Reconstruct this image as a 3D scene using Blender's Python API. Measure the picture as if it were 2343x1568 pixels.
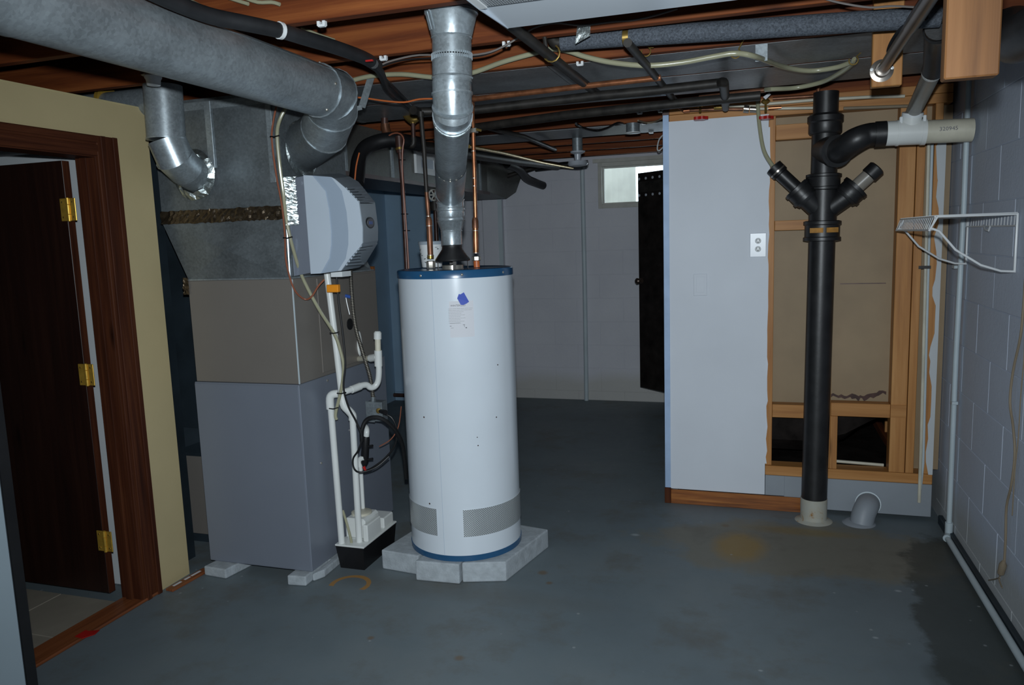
import bpy, math, random
from mathutils import Vector as V, Matrix
random.seed(7)
C = bpy.context.scene.collection
for o in list(bpy.data.objects): bpy.data.objects.remove(o)

# ------------------------------------------------------------------ camera, world, light
F, YAW, PIT, ROL, H = 1744.23, .31518165, -.13457192, -.03385374, 1.6
cy, sy, cp, sp = math.cos(YAW), math.sin(YAW), math.cos(PIT), math.sin(PIT)
FW = V((-sy*cp, cy*cp, sp)); R0 = V((cy, sy, 0)); U0 = R0.cross(FW)
RT = math.cos(ROL)*R0+math.sin(ROL)*U0; UP = -math.sin(ROL)*R0+math.cos(ROL)*U0
EYE = V((0, 0, H))
cam = bpy.data.cameras.new('camera'); cam.sensor_width = 36; cam.lens = F*36/2343
cam.clip_start = .05
co = bpy.data.objects.new('camera', cam); C.objects.link(co)
co.matrix_world = Matrix(((RT.x, UP.x, -FW.x, 0), (RT.y, UP.y, -FW.y, 0), (RT.z, UP.z, -FW.z, H), (0, 0, 0, 1)))
bpy.context.scene.camera = co
vs = bpy.context.scene.view_settings
vs.view_transform = 'Standard'; vs.look = 'None'; vs.gamma = 1; vs.use_curve_mapping = False; vs.exposure = 0
w = bpy.data.worlds.new('sky'); bpy.context.scene.world = w; w.use_nodes = True
w.node_tree.nodes['Background'].inputs[0].default_value = (.80, .92, 1, 1)
w.node_tree.nodes['Background'].inputs[1].default_value = 4.5
# the camera's own flash, just above the lens
fl = bpy.data.lights.new('camera_flash', 'SPOT'); fl.energy = 350; fl.color = (.86, .945, 1); fl.shadow_soft_size = .022
fl.spot_size = math.radians(106); fl.spot_blend = 1.0
fo = bpy.data.objects.new('camera_flash', fl); C.objects.link(fo)
fo.matrix_world = Matrix.Translation(EYE+UP*.12) @ co.matrix_world.to_3x3().to_4x4()
# weak ambient fill, a lamp added behind the camera to lift the room
al = bpy.data.lights.new('ambient_fill', 'AREA'); al.energy = 5; al.size = 1.4; al.color = (.75, .88, 1)
ao = bpy.data.objects.new('ambient_fill', al); C.objects.link(ao)
ao.location = (-.8, -1.2, 1.9); ao.rotation_euler = (math.radians(80), 0, math.radians(5))

# pixel of the 2343x1568 frame -> point of the cellar on a known wall, floor or ceiling plane
def _d(x, y): return FW+RT*((x-1171.5)/F)-UP*((y-784)/F)
def Pz(x, y, z): d = _d(x, y); return EYE+d*((z-H)/d.z)
def Py(x, y, Y): d = _d(x, y); return EYE+d*(Y/d.y)
def Px(x, y, X): d = _d(x, y); return EYE+d*(X/d.x)
def rad(p, px): return px/2*((p-EYE).dot(FW))/F     # half a width in pixels -> metres

# ------------------------------------------------------------------ materials
MATS = {}
class N:
    def __init__(s, name):
        s.m = bpy.data.materials.new(name); s.m.use_nodes = True; s.t = s.m.node_tree
        s.b = s.t.nodes['Principled BSDF']; MATS[name] = s.m
    def n(s, typ, **k):
        nd = s.t.nodes.new(typ)
        for a, v in k.items(): setattr(nd, a, v)
        return nd
    def l(s, a, b): s.t.links.new(a, b)
    def val(s, sock, v):
        if isinstance(v, (int, float, tuple, V)): sock.default_value = v
        else: s.l(v, sock)
    def math(s, op, a, b=0., c=None, clamp=False):
        nd = s.n('ShaderNodeMath', operation=op, use_clamp=clamp); s.val(nd.inputs[0], a); s.val(nd.inputs[1], b)
        if c is not None: s.val(nd.inputs[2], c)
        return nd.outputs[0]
    def coords(s, scale=(1, 1, 1), rnd=True, world=False):
        if world: src = s.n('ShaderNodeNewGeometry').outputs['Position']
        else: src = s.n('ShaderNodeTexCoord').outputs['Object']
        if rnd and not world:
            oi = s.n('ShaderNodeObjectInfo'); mu = s.n('ShaderNodeVectorMath', operation='ADD'); 
            cb = s.n('ShaderNodeCombineXYZ'); r = s.math('MULTIPLY', oi.outputs['Random'], 37.)
            for i in range(3): s.l(r, cb.inputs[i])
            s.l(src, mu.inputs[0]); s.l(cb.outputs[0], mu.inputs[1]); src = mu.outputs[0]
        mp = s.n('ShaderNodeMapping'); mp.inputs['Scale'].default_value = scale; s.l(src, mp.inputs[0]); return mp.outputs[0]
    def noise(s, co, scale, detail=4, rough=.55, dist=0.):
        nd = s.n('ShaderNodeTexNoise'); s.l(co, nd.inputs['Vector']); nd.inputs['Scale'].default_value = scale
        nd.inputs['Detail'].default_value = detail; nd.inputs['Roughness'].default_value = rough; nd.inputs['Distortion'].default_value = dist
        return nd.outputs[0]
    def ramp(s, f, stops):
        nd = s.n('ShaderNodeValToRGB'); e = nd.color_ramp.elements
        while len(e) < len(stops): e.new(.5)
        for el, (p, c) in zip(e, stops): el.position = p; el.color = tuple(c)+(1,) if len(c) == 3 else c
        s.l(f, nd.inputs[0]); return nd.outputs[0]
    def mix(s, f, a, b, mode='MIX'):
        nd = s.n('ShaderNodeMix', data_type='RGBA', blend_type=mode); s.val(nd.inputs[0], f)
        for i, v in ((6, a), (7, b)):
            if isinstance(v, tuple): nd.inputs[i].default_value = tuple(v)+(1,) if len(v) == 3 else v
            else: s.l(v, nd.inputs[i])
        return nd.outputs[2]
    def bump(s, h, strength=.3, dist=.005):
        nd = s.n('ShaderNodeBump'); nd.inputs['Strength'].default_value = strength; nd.inputs['Distance'].default_value = dist
        s.l(h, nd.inputs['Height']); s.l(nd.outputs[0], s.b.inputs['Normal'])
    def fin(s, col=None, rough=.5, metal=0., spec=.5):
        if col is not None:
            if isinstance(col, tuple): s.b.inputs['Base Color'].default_value = tuple(col)+(1,)
            else: s.l(col, s.b.inputs['Base Color'])
        s.val(s.b.inputs['Roughness'], rough); s.b.inputs['Metallic'].default_value = metal
        s.b.inputs['Specular IOR Level'].default_value = spec
        return s.m

def plain(name, col, rough=.5, metal=0., var=.12, sc=6., bump=0., bsc=60., spec=.5):
    m = N(name); co_ = m.coords(); n_ = m.noise(co_, sc, 5)
    c = m.ramp(n_, [(.3, tuple(max(0, x*(1-var)) for x in col)), (.7, tuple(min(1, x*(1+var)) for x in col))])
    if bump: m.bump(m.noise(co_, bsc, 3), bump, .003)
    return m.fin(c, rough, metal, spec)

def wood(name, dark, mid, light, axis=0, rough=.55, sc=1., spec=.3):
    m = N(name); s_ = [26*sc]*3; s_[axis] = 1.2*sc
    co_ = m.coords(tuple(s_)); g = m.noise(co_, 1., 6, .6, .4)
    c = m.ramp(g, [(.25, dark), (.5, mid), (.78, light)])
    kn = m.n('ShaderNodeTexVoronoi'); k_ = [7.]*3; k_[axis] = 1.7; kc = m.coords(tuple(k_)); m.l(kc, kn.inputs['Vector'])
    kn.inputs['Scale'].default_value = 1.
    kf = m.ramp(kn.outputs['Distance'], [(.0, (1, 1, 1)), (.13, (0, 0, 0))])
    c = m.mix(kf, c, tuple(x*.35 for x in dark))
    m.bump(g, .25, .002)
    return m.fin(c, rough, 0, spec)

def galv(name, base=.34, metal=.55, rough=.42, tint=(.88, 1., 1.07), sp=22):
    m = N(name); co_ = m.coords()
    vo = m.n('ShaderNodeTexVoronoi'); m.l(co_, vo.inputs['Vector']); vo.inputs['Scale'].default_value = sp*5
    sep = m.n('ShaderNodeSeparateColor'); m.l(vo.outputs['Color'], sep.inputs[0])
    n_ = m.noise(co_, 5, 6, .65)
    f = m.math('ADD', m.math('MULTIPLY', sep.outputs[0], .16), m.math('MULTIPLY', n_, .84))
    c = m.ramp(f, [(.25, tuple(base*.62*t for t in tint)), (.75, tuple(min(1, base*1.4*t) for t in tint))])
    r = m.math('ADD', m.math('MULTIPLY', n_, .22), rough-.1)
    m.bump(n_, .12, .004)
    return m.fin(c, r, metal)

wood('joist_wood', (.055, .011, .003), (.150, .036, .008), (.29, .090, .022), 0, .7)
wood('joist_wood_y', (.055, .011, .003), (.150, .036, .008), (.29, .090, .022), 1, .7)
wood('stud_wood', (.30, .12, .035), (.46, .21, .065), (.58, .30, .11), 2, .5)
wood('plate_wood', (.30, .12, .035), (.44, .20, .06), (.56, .28, .10), 0, .5)
wood('pine_z', (.24, .095, .026), (.40, .18, .055), (.50, .26, .09), 2, .5)
wood('pine_dimmed', (.10, .042, .015), (.18, .080, .028), (.25, .12, .046), 2, .6)  # pine darkened in colour for the weaker flash at the upper right corner
wood('dark_wood_z', (.022, .007, .004), (.058, .017, .008), (.12, .040, .016), 2, .6, spec=.12)
wood('dark_wood_y', (.022, .007, .004), (.058, .017, .008), (.12, .038, .015), 1, .6, spec=.12)
wood('door_wood', (.010, .004, .003), (.017, .006, .004), (.026, .010, .006), 2, .4, spec=.4)
wood('oak_x', (.06, .016, .004), (.27, .085, .016), (.46, .18, .04), 0, .4, 2.2, spec=.5)
wood('threshold_wood', (.10, .03, .012), (.22, .07, .025), (.30, .11, .04), 1, .45)
plain('cream_paint', (.50, .41, .225), .6, var=.05, sc=2.5, bump=.08, bsc=150)
plain('cream_edge', (.50, .42, .22), .8)
plain('drywall_white', (.66, .70, .76), .6, var=.04, sc=2.0, bump=.06, bsc=160)
plain('bead_blue', (.38, .52, .74), .5, var=.12, sc=9)
plain('white_plastic', (.72, .75, .76), .3, var=.02)
plain('clear_plate', (.62, .67, .73), .3, var=.02)
plain('enamel_white', (.66, .72, .78), .22, var=.03, sc=3)
plain('enamel_blue', (.018, .085, .19), .25, var=.1)
plain('pvc_white', (.72, .74, .72), .32, var=.04)
plain('pvc_aged', (.60, .57, .46), .4, var=.15, sc=8)
plain('pvc_grey', (.24, .22, .19), .35, var=.2, sc=6)
plain('abs_black', (.011, .011, .012), .42, var=.5, sc=14, spec=.6, bump=.15, bsc=40)
plain('iron_dark', (.026, .023, .020), .5, .25, var=.5, sc=18)
plain('iron_brown', (.060, .028, .022), .40, .2, var=.4, sc=20)
plain('copper', (.46, .18, .085), .33, .75, var=.4, sc=20)
plain('copper_aged', (.20, .085, .045), .42, .5, var=.45, sc=16)
plain('brass', (.42, .28, .08), .35, .8, var=.3, sc=20)
plain('hinge_brass', (.62, .38, .06), .38, .6, var=.2, sc=30)
plain('solder', (.55, .52, .46), .35, .8, var=.2)
plain('rubber_black', (.008, .008, .009), .45, var=.3, spec=.4)
plain('sleeve_black', (.015, .016, .018), .55, var=.35, sc=12)
plain('vinyl_tube', (.34, .33, .22), .25, var=.1, spec=.6)
plain('red_paint', (.40, .015, .012), .3, var=.2)
plain('orange_plastic', (.85, .30, .02), .3, var=.05)
plain('orange_wire', (.55, .14, .04), .4)
plain('brown_wire', (.26, .085, .045), .4)
plain('grey_wire', (.16, .14, .13), .5)
plain('tan_cord', (.24, .19, .13), .6)
plain('white_paint_pipe', (.50, .58, .62), .45, var=.06)
plain('furnace_grey', (.20, .225, .275), .38, var=.04, sc=2, metal=.15)
plain('furnace_tan', (.225, .205, .185), .40, var=.04, sc=2, metal=.25)
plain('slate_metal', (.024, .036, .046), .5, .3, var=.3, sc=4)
plain('humid_light', (.50, .57, .65), .35, var=.02)
plain('humid_band', (.33, .40, .49), .35, var=.02)
plain('humid_grey', (.33, .385, .44), .4, var=.03)
plain('humid_dark', (.06, .075, .09), .5)
plain('badge_blue', (.04, .11, .42), .3)
plain('blue_tape', (.012, .055, .42), .5, var=.08)
plain('paper', (.66, .67, .71), .7, var=.02)
plain('ink', (.18, .18, .20), .7)
plain('ink_light', (.44, .45, .47), .7)
plain('concrete_block', (.38, .42, .45), .9, var=.16, sc=22, bump=.6, bsc=90)
plain('blue_paint', (.27, .40, .53), .5, var=.08, sc=2.5)
plain('hardboard', (.30, .215, .125), .6, var=.12, sc=3)
plain('grey_board', (.27, .30, .335), .5, var=.08, sc=3)
plain('white_wire', (.66, .68, .69), .3, var=.05)
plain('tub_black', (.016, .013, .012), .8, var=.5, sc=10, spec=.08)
plain('tile_beige', (.30, .27, .22), .35, var=.12, sc=6)
plain('grout', (.12, .11, .10), .8)
plain('hall_white', (.55, .58, .60), .7, var=.03)
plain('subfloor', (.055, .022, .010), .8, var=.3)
plain('label_orange', (.42, .20, .04), .5, var=.3, sc=30)
plain('chrome', (.42, .38, .34), .28, .9, var=.1)
plain('bronze_rod', (.085, .062, .050), .28, .6, var=.25, sc=12)
plain('window_frame_paint', (.50, .50, .46), .6, var=.12, sc=8)
plain('well_cream', (.45, .44, .38), .8)
plain('backing_grey', (.20, .20, .22), .7)
plain('porcelain', (.42, .45, .50), .25)
plain('freezer_white', (.26, .32, .36), .35, var=.02)
galv('galv', .30, .45, .42)
galv('galv_plenum', .20, .5, .36)
galv('galv_bright', .44, .62, .30)
galv('galv_pan', .24, .35, .40, (.95, 1, 1.05))
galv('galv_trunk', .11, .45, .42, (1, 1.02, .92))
galv('steel_box', .30, .6, .4)

def foil(name, base, metal, rough, tint):
    m = N(name); co_ = m.coords(); n_ = m.noise(co_, 38, 5, .7, 1.2)
    m.bump(n_, .6, .004); c = m.ramp(n_, [(.3, tuple(base*.5*t for t in tint)), (.7, tuple(min(1, base*t) for t in tint))])
    return m.fin(c, rough, metal)
foil('foil_tape', .9, .95, .30, (.9, 1, 1)); foil('foil_brown', .22, .9, .25, (1.1, .85, .6))

m = N('foam'); co_ = m.coords(); n_ = m.noise(co_, 130, 3, .8)
m.bump(n_, .9, .004); m.fin(m.ramp(n_, [(.35, (.045, .052, .064)), (.7, (.13, .15, .18))]), .8, 0, .3)

def block_mat(name, a, b):
    m = N(name); co_ = m.coords(world=True); n_ = m.noise(co_, 1.3, 5, .6); f = m.noise(co_, 55, 4, .6)
    m.bump(f, .35, .004)
    c = m.ramp(n_, [(.3, a), (.7, b)])
    sep = m.n('ShaderNodeSeparateXYZ'); m.l(m.coords(world=True), sep.inputs[0])
    # damp yellowed foot of the wall
    z = m.math('ADD', sep.outputs[2], m.math('MULTIPLY', n_, -.35))
    k = m.ramp(z, [(.0, (1, 1, 1)), (.12, (0, 0, 0))])
    return m.fin(m.mix(m.math('MULTIPLY', k, .45), c, (.42, .40, .30)), .6)
block_mat('block_paint', (.50, .56, .67), (.58, .64, .75))
block_mat('block_paint_far', (.56, .57, .63), (.66, .67, .72))

# painted concrete floor with its stains
m = N('floor_paint'); co_ = m.coords(world=True); big = m.noise(co_, 1.1, 6, .6); fine = m.noise(co_, 14, 6, .7)
c = m.ramp(big, [(.3, (.120, .152, .172)), (.5, (.148, .185, .205)), (.72, (.178, .205, .215))])
c = m.mix(m.math('MULTIPLY', m.ramp(fine, [(.35, (0, 0, 0)), (.75, (1, 1, 1))]), .16), c, (.16, .17, .165))
sep = m.n('ShaderNodeSeparateXYZ'); m.l(co_, sep.inputs[0]); X_, Y_ = sep.outputs[0], sep.outputs[1]
wob = m.math('MULTIPLY', m.math('SUBTRACT', m.noise(co_, 3.2, 5, .65), .5), 1.1)
wob2 = m.math('MULTIPLY', m.math('SUBTRACT', m.noise(co_, 9, 5, .7), .5), .5)
def blob(cx, cy_, rx, ry, soft=.5, w_=None):
    dx = m.math('DIVIDE', m.math('SUBTRACT', X_, cx), rx); dy = m.math('DIVIDE', m.math('SUBTRACT', Y_, cy_), ry)
    d = m.math('SQRT', m.math('ADD', m.math('MULTIPLY', dx, dx), m.math('MULTIPLY', dy, dy)))
    d = m.math('ADD', d, w_ if w_ is not None else wob)
    return m.ramp(d, [(1-soft if soft < 1 else 0, (1, 1, 1)), (1., (0, 0, 0))])
c = m.mix(m.math('MULTIPLY', blob(.20, 3.95, .85, .40, .22), .9), c, (.185, .175, .140))     # scoured, muddy patch
c = m.mix(m.math('MULTIPLY', blob(-.08, 3.90, .16, .24, .5, wob2), .75), c, (.30, .18, .03))    # yellow rust
c = m.mix(m.math('MULTIPLY', blob(.22, 4.17, .38, .07, .6, wob2), .7), c, (.22, .16, .065))
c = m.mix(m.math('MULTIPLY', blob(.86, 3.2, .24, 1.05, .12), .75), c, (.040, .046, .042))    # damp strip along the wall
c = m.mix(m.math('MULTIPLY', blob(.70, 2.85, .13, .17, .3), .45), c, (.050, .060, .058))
c = m.mix(m.math('MULTIPLY', blob(-1.6, 3.08, 1.3, .12, .8), .35), c, (.11, .10, .08))
for sx, sy_, r_ in ((-.98, 3.36, .03), (-1.09, 2.55, .025), (-.92, 3.26, .02), (-.16, 4.17, .03), (-1.5, 2.6, .02), (-.9, 2.3, .025)):
    c = m.mix(m.math('MULTIPLY', blob(sx, sy_, r_, r_, .6, wob2), .7), c, (.16, .105, .055))
for sx, sy_, r_ in ((-.62, 3.93, .03), (.02, 2.75, .012), (-.3, 2.4, .012), (.45, 3.1, .015), (.6, 3.55, .018), (.1, 2.3, .014)):
    c = m.mix(m.math('MULTIPLY', blob(sx, sy_, r_, r_*.7, .6, wob2), .8), c, (.34, .38, .40))
c = m.mix(m.math('MULTIPLY', m.ramp(m.noise(m.coords(world=True), 2.3, 7, .7), [(.52, (0, 0, 0)), (.66, (1, 1, 1))]), .5), c, (.115, .105, .085))
sv = m.n('ShaderNodeTexVoronoi'); m.l(co_, sv.inputs['Vector']); sv.inputs['Scale'].default_value = 7.5
sp_ = m.ramp(sv.outputs['Distance'], [(.035, (1, 1, 1)), (.06, (0, 0, 0))]); c = m.mix(m.math('MULTIPLY', sp_, .55), c, (.36, .39, .40))
# rusty ring
dx = m.math('SUBTRACT', X_, -1.835); dy = m.math('SUBTRACT', Y_, 3.02)
d = m.math('SQRT', m.math('ADD', m.math('MULTIPLY', dx, dx), m.math('MULTIPLY', dy, dy)))
d = m.math('ABSOLUTE', m.math('SUBTRACT', d, .088)); rg = m.math('LESS_THAN', m.math('ADD', d, m.math('MULTIPLY', wob2, .03)), .012)
rg = m.math('MULTIPLY', rg, m.math('GREATER_THAN', dy, -.035))
c = m.mix(m.math('MULTIPLY', rg, .85), c, (.40, .20, .045))
m.bump(fine, .12, .003); m.fin(c, m.math('ADD', m.math('MULTIPLY', fine, .2), .42), 0, .35)

m = N('perforated'); tc = m.n('ShaderNodeTexCoord'); sep = m.n('ShaderNodeSeparateXYZ'); m.l(tc.outputs['Object'], sep.inputs[0])
u_ = m.math('MULTIPLY', m.math('ARCTAN2', sep.outputs[1], sep.outputs[0]), .2769); k = 2*math.pi/.0105
a = m.math('SINE', m.math('MULTIPLY', u_, k)); b = m.math('SINE', m.math('MULTIPLY', sep.outputs[2], k))
h_ = m.math('GREATER_THAN', m.math('MULTIPLY', a, b), .38); n_ = m.noise(tc.outputs['Object'], 14, 4)
m.bump(n_, .3, .01); m.fin(m.mix(h_, (.56, .60, .62), (.06, .065, .07)), .28, .35)

m = N('prismatic_lens'); tc = m.n('ShaderNodeTexCoord'); sep = m.n('ShaderNodeSeparateXYZ'); m.l(tc.outputs['Object'], sep.inputs[0]); k = 2*math.pi/.013
a = m.math('SINE', m.math('MULTIPLY', m.math('ADD', sep.outputs[0], sep.outputs[1]), k)); b = m.math('SINE', m.math('MULTIPLY', m.math('SUBTRACT', sep.outputs[0], sep.outputs[1]), k))
p_ = m.math('MULTIPLY', a, b); m.bump(p_, .8, .004)
m.fin(m.ramp(p_, [(.3, (.20, .22, .24)), (.6, (.66, .70, .73))]), .2)

m = N('frosted_glass'); m.fin((.90, .95, .98), .12); m.b.inputs['Transmission Weight'].default_value = .95; m.b.inputs['IOR'].default_value = 1.1
m = N('stained_foot'); co_ = m.coords(); n_ = m.noise(co_, 16, 6, .7, .6); m.fin(m.ramp(n_, [(.45, (.42, .42, .37)), (.60, (.42, .40, .33)), (.68, (.30, .14, .03))]), .6)
m = N('casing_label'); m.fin((.02, .02, .02), .6)

# ------------------------------------------------------------------ mesh toolkit
class MB:
    def __init__(s): s.v = []; s.f = []
    def box(s, x0, x1, y0, y1, z0, z1, ch=0.):
        if x0 > x1: x0, x1 = x1, x0
        if y0 > y1: y0, y1 = y1, y0
        if z0 > z1: z0, z1 = z1, z0
        if ch <= 0:
            b = len(s.v); s.v += [V((x, y, z)) for x in (x0, x1) for y in (y0, y1) for z in (z0, z1)]
            s.f += [tuple(b+i for i in q) for q in ((0, 1, 3, 2), (4, 6, 7, 5), (0, 4, 5, 1), (2, 3, 7, 6), (0, 2, 6, 4), (1, 5, 7, 3))]
            return s
        return s.obox(V(((x0+x1)/2, (y0+y1)/2, (z0+z1)/2)), V((1, 0, 0)), V((0, 1, 0)), V((0, 0, 1)), (x1-x0)/2, (y1-y0)/2, (z1-z0)/2, ch)
    def obox(s, c, ax, ay, az, hx, hy, hz, ch=0.):
        # box with chamfered edges: 24 vertices
        if ch <= 0:
            b = len(s.v); s.v += [c+ax*(hx*i)+ay*(hy*j)+az*(hz*k) for i in (-1, 1) for j in (-1, 1) for k in (-1, 1)]
            s.f += [tuple(b+i for i in q) for q in ((0, 1, 3, 2), (4, 6, 7, 5), (0, 4, 5, 1), (2, 3, 7, 6), (0, 2, 6, 4), (1, 5, 7, 3))]
            return s
        A = (ax, ay, az); Hh = (hx, hy, hz); b = len(s.v); idx = {}
        for i in (-1, 1):
            for j in (-1, 1):
                for k in (-1, 1):
                    sg = (i, j, k)
                    for q in range(3):
                        p = c.copy()
                        for t in range(3): p = p+A[t]*(sg[t]*(Hh[t]-(0 if t == q else ch)))
                        idx[(i, j, k, q)] = len(s.v); s.v.append(p)
        def g(sg, q): return idx[(sg[0], sg[1], sg[2], q)]
        for q in range(3):
            o1, o2 = [t for t in range(3) if t != q]
            for sq in (-1, 1):
                loop = []
                for a_, b_ in ((-1, -1), (1, -1), (1, 1), (-1, 1)):
                    sg = [0]*3; sg[q] = sq; sg[o1] = a_; sg[o2] = b_; loop.append(g(sg, q))
                s.f.append(tuple(loop))
        for q in range(3):
            o1, o2 = [t for t in range(3) if t != q]
            for a_ in (-1, 1):
                for b_ in (-1, 1):
                    s1 = [0]*3; s1[q] = -1; s1[o1] = a_; s1[o2] = b_; s2 = list(s1); s2[q] = 1
                    s.f.append((g(s1, o1), g(s2, o1), g(s2, o2), g(s1, o2)))
        for i in (-1, 1):
            for j in (-1, 1):
                for k in (-1, 1): s.f.append(tuple(g((i, j, k), q) for q in range(3)))
        return s
    def tube(s, pts, r, n=12, cap=True, smooth=0, closed=False):
        pts = [V(p) for p in pts]; rs = list(r) if isinstance(r, (list, tuple)) else [r]*len(pts)
        if smooth:
            P, Q = [], []
            L = len(pts)
            for i in range(L-1):
                p0 = pts[max(0, i-1)]; p1 = pts[i]; p2 = pts[i+1]; p3 = pts[min(L-1, i+2)]
                for k in range(smooth):
                    t = k/smooth; t2 = t*t; t3 = t2*t
                    P.append(.5*((2*p1)+(p2-p0)*t+(2*p0-5*p1+4*p2-p3)*t2+(3*p1-p0-3*p2+p3)*t3)); Q.append(rs[i]*(1-t)+rs[i+1]*t)
            P.append(pts[-1]); Q.append(rs[-1]); pts, rs = P, Q
        L = len(pts); b = len(s.v)
        t0 = (pts[1]-pts[0]).normalized(); ref = V((0, 0, 1)) if abs(t0.z) < .9 else V((1, 0, 0))
        u = t0.cross(ref).normalized(); pt = t0
        for i in range(L):
            ta = (pts[min(i+1, L-1)]-pts[max(i-1, 0)])
            if 0 < i < L-1: ta = (pts[i]-pts[i-1]).normalized()+(pts[i+1]-pts[i]).normalized()
            ta = ta.normalized() if ta.length > 1e-9 else pt
            q = pt.rotation_difference(ta); u = q @ u; u = (u-ta*u.dot(ta)).normalized(); w_ = ta.cross(u); pt = ta
            sc = 1.
            if 0 < i < L-1:
                cosang = max(.3, min(1, (pts[i]-pts[i-1]).normalized().dot(ta))); sc = 1/cosang
                bend = (pts[i+1]-pts[i]).normalized()-(pts[i]-pts[i-1]).normalized()
                bd = bend.normalized() if bend.length > 1e-4 else None
            else: bd = None
            for k in range(n):
                a_ = 2*math.pi*k/n; off = (u*math.cos(a_)+w_*math.sin(a_))*rs[i]
                if bd is not None: off = off+bd*(off.dot(bd))*(sc-1)
                s.v.append(pts[i]+off)
        for i in range(L-1):
            for k in range(n):
                k2 = (k+1) % n; s.f.append((b+i*n+k, b+i*n+k2, b+(i+1)*n+k2, b+(i+1)*n+k))
        if cap:
            s.f.append(tuple(b+k for k in range(n))[::-1]); s.f.append(tuple(b+(L-1)*n+k for k in range(n)))
        return s
    def lathe(s, o, axis, prof, n=24, cap=True):
        # prof: (along, radius)
        axis = V(axis).normalized(); ref = V((0, 0, 1)) if abs(axis.z) < .9 else V((1, 0, 0))
        u = axis.cross(ref).normalized(); w_ = axis.cross(u); b = len(s.v); o = V(o)
        for t, r in prof:
            for k in range(n):
                a_ = 2*math.pi*k/n; s.v.append(o+axis*t+(u*math.cos(a_)+w_*math.sin(a_))*max(r, 1e-5))
        for i in range(len(prof)-1):
            for k in range(n):
                k2 = (k+1) % n; s.f.append((b+i*n+k, b+i*n+k2, b+(i+1)*n+k2, b+(i+1)*n+k))
        if cap:
            s.f.append(tuple(b+k for k in range(n))[::-1]); s.f.append(tuple(b+(len(prof)-1)*n+k for k in range(n)))
        return s
    def prism(s, poly, d):
        b = len(s.v); poly = [V(p) for p in poly]; d = V(d); n = len(poly); s.v += poly+[p+d for p in poly]
        s.f.append(tuple(range(b, b+n))); s.f.append(tuple(range(b+2*n-1, b+n-1, -1)))
        for i in range(n): j = (i+1) % n; s.f.append((b+i, b+n+i, b+n+j, b+j))
        return s
    def loft(s, rings, cap=True):
        b = len(s.v); n = len(rings[0])
        for r_ in rings: s.v += [V(p) for p in r_]
        for i in range(len(rings)-1):
            for k in range(n): k2 = (k+1) % n; s.f.append((b+i*n+k, b+i*n+k2, b+(i+1)*n+k2, b+(i+1)*n+k))
        if cap: s.f.append(tuple(b+k for k in range(n))[::-1]); s.f.append(tuple(b+(len(rings)-1)*n+k for k in range(n)))
        return s

WL = {}
def mk(name, mb, mat, parent=None, smooth=True, ang=35):
    me = bpy.data.meshes.new(name)
    vs_ = mb.v
    if parent is None:
        lo = V((min(p.x for p in vs_), min(p.y for p in vs_), min(p.z for p in vs_))); hi = V((max(p.x for p in vs_), max(p.y for p in vs_), max(p.z for p in vs_)))
        org = V(((lo.x+hi.x)/2, (lo.y+hi.y)/2, lo.z))
    else: org = WL[parent.name]
    me.from_pydata([tuple(p-org) for p in vs_], [], mb.f); me.update()
    import bmesh
    bm = bmesh.new(); bm.from_mesh(me); bmesh.ops.recalc_face_normals(bm, faces=bm.faces); bm.to_mesh(me); bm.free()
    if smooth:
        for p in me.polygons: p.use_smooth = True
        me.set_sharp_from_angle(angle=math.radians(ang))
    me.materials.append(MATS[mat])
    o = bpy.data.objects.new(name, me); C.objects.link(o)
    if parent is None: o.location = org; WL[o.name] = org
    else: o.parent = parent; WL[o.name] = org
    return o
def tag(o, label, cat, group=None):
    o['label'] = label; o['category'] = cat
    if group: o['group'] = group
    return o
def thing(name, label, cat, loc, group=None):
    o = bpy.data.objects.new(name, None); o.empty_display_size = .05; C.objects.link(o); o.location = loc; WL[o.name] = V(loc); return tag(o, label, cat, group)
def struct(name, mb=None, mat=None, **k):
    if mb is None:
        o = bpy.data.objects.new(name, None); C.objects.link(o); WL[o.name] = V((0, 0, 0))
    else: o = mk(name, mb, mat, **k)
    o['kind'] = 'structure'; return o
def B(*a, ch=0.): return MB().box(*a, ch=ch)
def text(name, s, size, mat, parent, loc, right, up, ext=.0006):
    cu = bpy.data.curves.new(name, 'FONT'); cu.body = s; cu.size = size; cu.extrude = ext; cu.align_x = 'CENTER'; cu.align_y = 'CENTER'; cu.resolution_u = 2
    t = bpy.data.objects.new(name+'_c', cu); C.objects.link(t)
    dg = bpy.context.evaluated_depsgraph_get(); me = bpy.data.meshes.new_from_object(t.evaluated_get(dg))
    bpy.data.objects.remove(t); right = V(right).normalized(); up = V(up).normalized(); nn = right.cross(up)
    me.transform(Matrix(((right.x, up.x, nn.x, 0), (right.y, up.y, nn.y, 0), (right.z, up.z, nn.z, 0), (0, 0, 0, 1))))
    me.transform(Matrix.Translation(V(loc)-WL[parent.name])); me.materials.clear(); me.materials.append(MATS[mat])
    o = bpy.data.objects.new(name, me); C.objects.link(o); o.parent = parent; WL[o.name] = WL[parent.name]; return o

ZJ = 2.32           # underside of the joists
XR = .955           # right block wall
XL = -2.69          # cream wall on the left
YP = 4.48           # front of the middle partition
YF = 7.26           # far wall

# ------------------------------------------------------------------ floor
fl_ = struct('floor', B(-4.4, 1.1, -2., 7.5, -.1, 0.), 'floor_paint', smooth=False)
for i in range(5):
    for j in range(9):
        x1 = -2.80-i*.335; y0 = -.42+j*.335
        if x1-.33 < -4.4 or y0 > 2.9: continue
        mk('tile', B(x1-.330, x1, y0, y0+.330, 0, .006, ch=.0015), 'tile_beige', fl_, smooth=False)
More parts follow.
